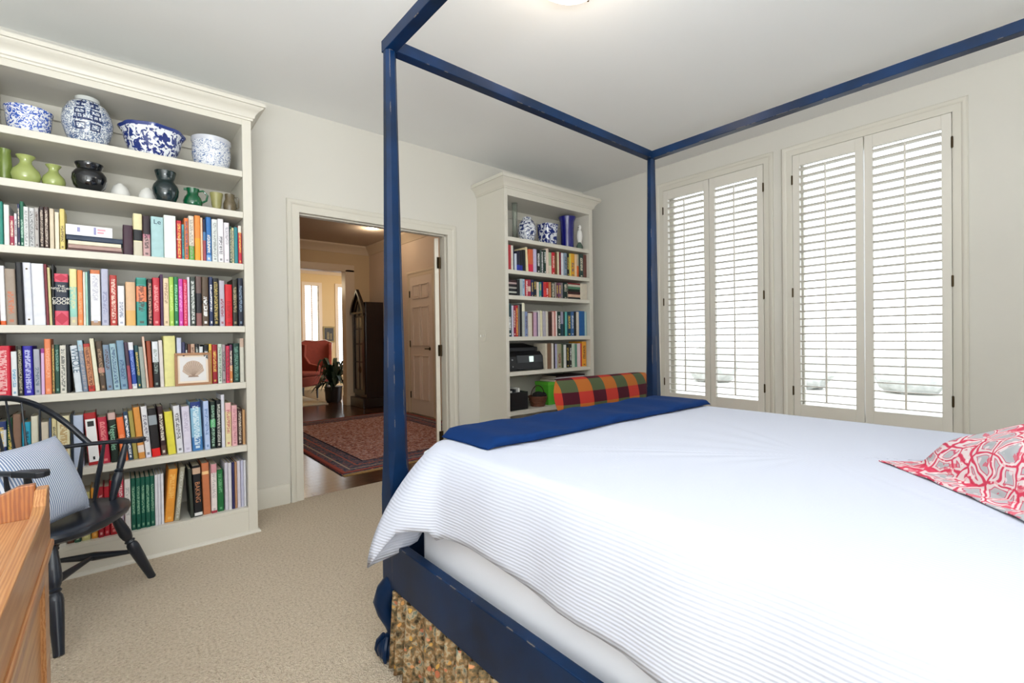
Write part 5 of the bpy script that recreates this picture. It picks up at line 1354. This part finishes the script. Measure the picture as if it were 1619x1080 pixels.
# wing chairs, plant, picture and rug in the far room
def wing(cx_, cy_, rot, label):
    r = thing('wing_chair', (cx_, cy_, 0), label, 'armchair', 'red wing chairs in the far room')
    RD = mat('brick_red_cloth', '8c3826', .8, .12, 20, .2, 120); PIP = mat('pale_piping', 'f0dcd0', .7, .02)
    ca, sa = math.cos(rot), math.sin(rot)
    zo = .0125 if cx_ < 3 else 0
    Q = lambda a, b, z: (cx_+a*ca-b*sa, cy_+a*sa+b*ca, z+zo)   # b+ = front
    def bx(n, a0, a1, b0, b1, z0, z1, m=RD, bev=.02):
        mb = MB().box(a0, a1, b0, b1, z0, z1); mb.v = [Q(*v_) for v_ in mb.v]; return mb.build(n, m, r, bevel=bev)
    bx('seat', -.27, .27, -.25, .30, .25, .44, bev=.03); bx('seat_cushion', -.24, .24, -.22, .31, .442, .52, bev=.03)
    bk_ = MB().prism([(-.27, .30), (.27, .30), (.34, 1.06), (.20, 1.12), (0, 1.10), (-.20, 1.12), (-.34, 1.06)], -.34, -.24, lambda a, b, c: Q(a, c, b)).build('backrest', RD, r, bevel=.02)
    MB().tube([Q(-.27, -.24, .45), Q(-.345, -.24, 1.06), Q(-.20, -.24, 1.125), Q(0, -.24, 1.105), Q(.20, -.24, 1.125), Q(.345, -.24, 1.06), Q(.27, -.24, .45)], .009, 6).build('piping', PIP, bk_)
    for s_ in (1, -1):
        MB().prism([(-.30, .25), (.26, .25), (.26, .62), (.05, .66), (-.06, .80), (-.04, 1.02), (-.30, 1.08)], s_*.27, s_*.33, lambda a, b, c: Q(c, a, b)).build('wing', RD, r, bevel=.015)
        for b in (-.26, .24):
            MB().tube([Q(s_*.24, b, .25), Q(s_*.25, b, 0)], [.024, .015], 8).build('leg', DARKW, r)
    return r
wing(2.60, 9.30, math.radians(215), 'red wing chair cut off by the doorway, left one in the far room')
wing(3.22, 10.25, math.radians(160), 'red wing chair with pale piping behind the potted plant')
lr = MB().box(1.3, 2.84, 8.35, 10.3, .0, .012).build('cream_rug', mat('cream_wool', 'd8ccb0', .95, .05, 20), None, loc=(2.1, 9.4, 0)); tag(lr, 'cream rug on the far room floor in front of the chairs', 'rug')
pl = thing('potted_plant', (3.02, 8.60, 0), 'leafy green plant in a dark pot beside the far doorway', 'plant')
POTM = mat('dark_pot', '1c1412', .4, .1); LF = mat('leaf_green', '12301a', .45, .3, 20)
MB().lathe([(0, 0), (.12, 0), (.14, .04), (.15, .24), (.16, .28), (.14, .28), (0, .25)], (3.02, 8.60, 0), 20, cap=False).build('pot', POTM, pl, smooth=True)
pr_ = random.Random(9)
for k in range(60):
    a = pr_.uniform(0, 2*math.pi); L = pr_.uniform(.30, .56); up = pr_.uniform(.08, .40); w_ = pr_.uniform(.025, .045); P = []
    for i in range(7):
        s_ = i/6; rr = .03+L*s_*.75; z = .28+up*math.sin(s_*2.2)*1.5-.20*s_*s_; ww_ = w_*math.sin(math.pi*min(.98, .12+s_*.88))
        c0 = Vector((3.02+rr*math.cos(a), 8.60+rr*math.sin(a), z)); sd = Vector((-math.sin(a), math.cos(a), 0))
        P.append([tuple(c0-sd*ww_+Vector((0, 0, .006))), tuple(c0), tuple(c0+sd*ww_+Vector((0, 0, .006)))])
    MB().grid(P).build('leaf', LF, pl, smooth=True)
pf = thing('framed_picture', (3.77, 10.98, 1.25), 'small gold-framed picture between the two far windows', 'picture')
MB().box(3.64, 3.90, 10.97, 10.995, 1.07, 1.43).build('frame', BRASS, pf, bevel=.004); MB().box(3.67, 3.87, 10.962, 10.971, 1.10, 1.40).build('painting', mat('dark_painting', '3a3424', .5, .5, 14), pf)
MB().box(3.72, 3.77, 10.958, 10.963, 1.13, 1.30).box(3.79, 3.83, 10.958, 10.963, 1.13, 1.27).build('painted_figures', mat('painted_ochre', '8a7440', .5, .4, 20), pf)
c2 = thing('recessed_light', (2.3, 5.0, 2.74), 'added recessed downlight for the hall fill light, nearer the doorway', 'light')  # fixture added to account for the hall fill light
MB().lathe([(.075, -.004), (.10, -.004), (.10, 0), (.075, 0)], (2.3, 5.0, 2.74), 24, cap=False).build('trim_ring', TRIM, c2, smooth=True)
MB().lathe([(0, -.003), (.075, -.003)], (2.3, 5.0, 2.74), 24, cap=False).build('bulb_lens', bpy.data.materials['can_glow'], c2)
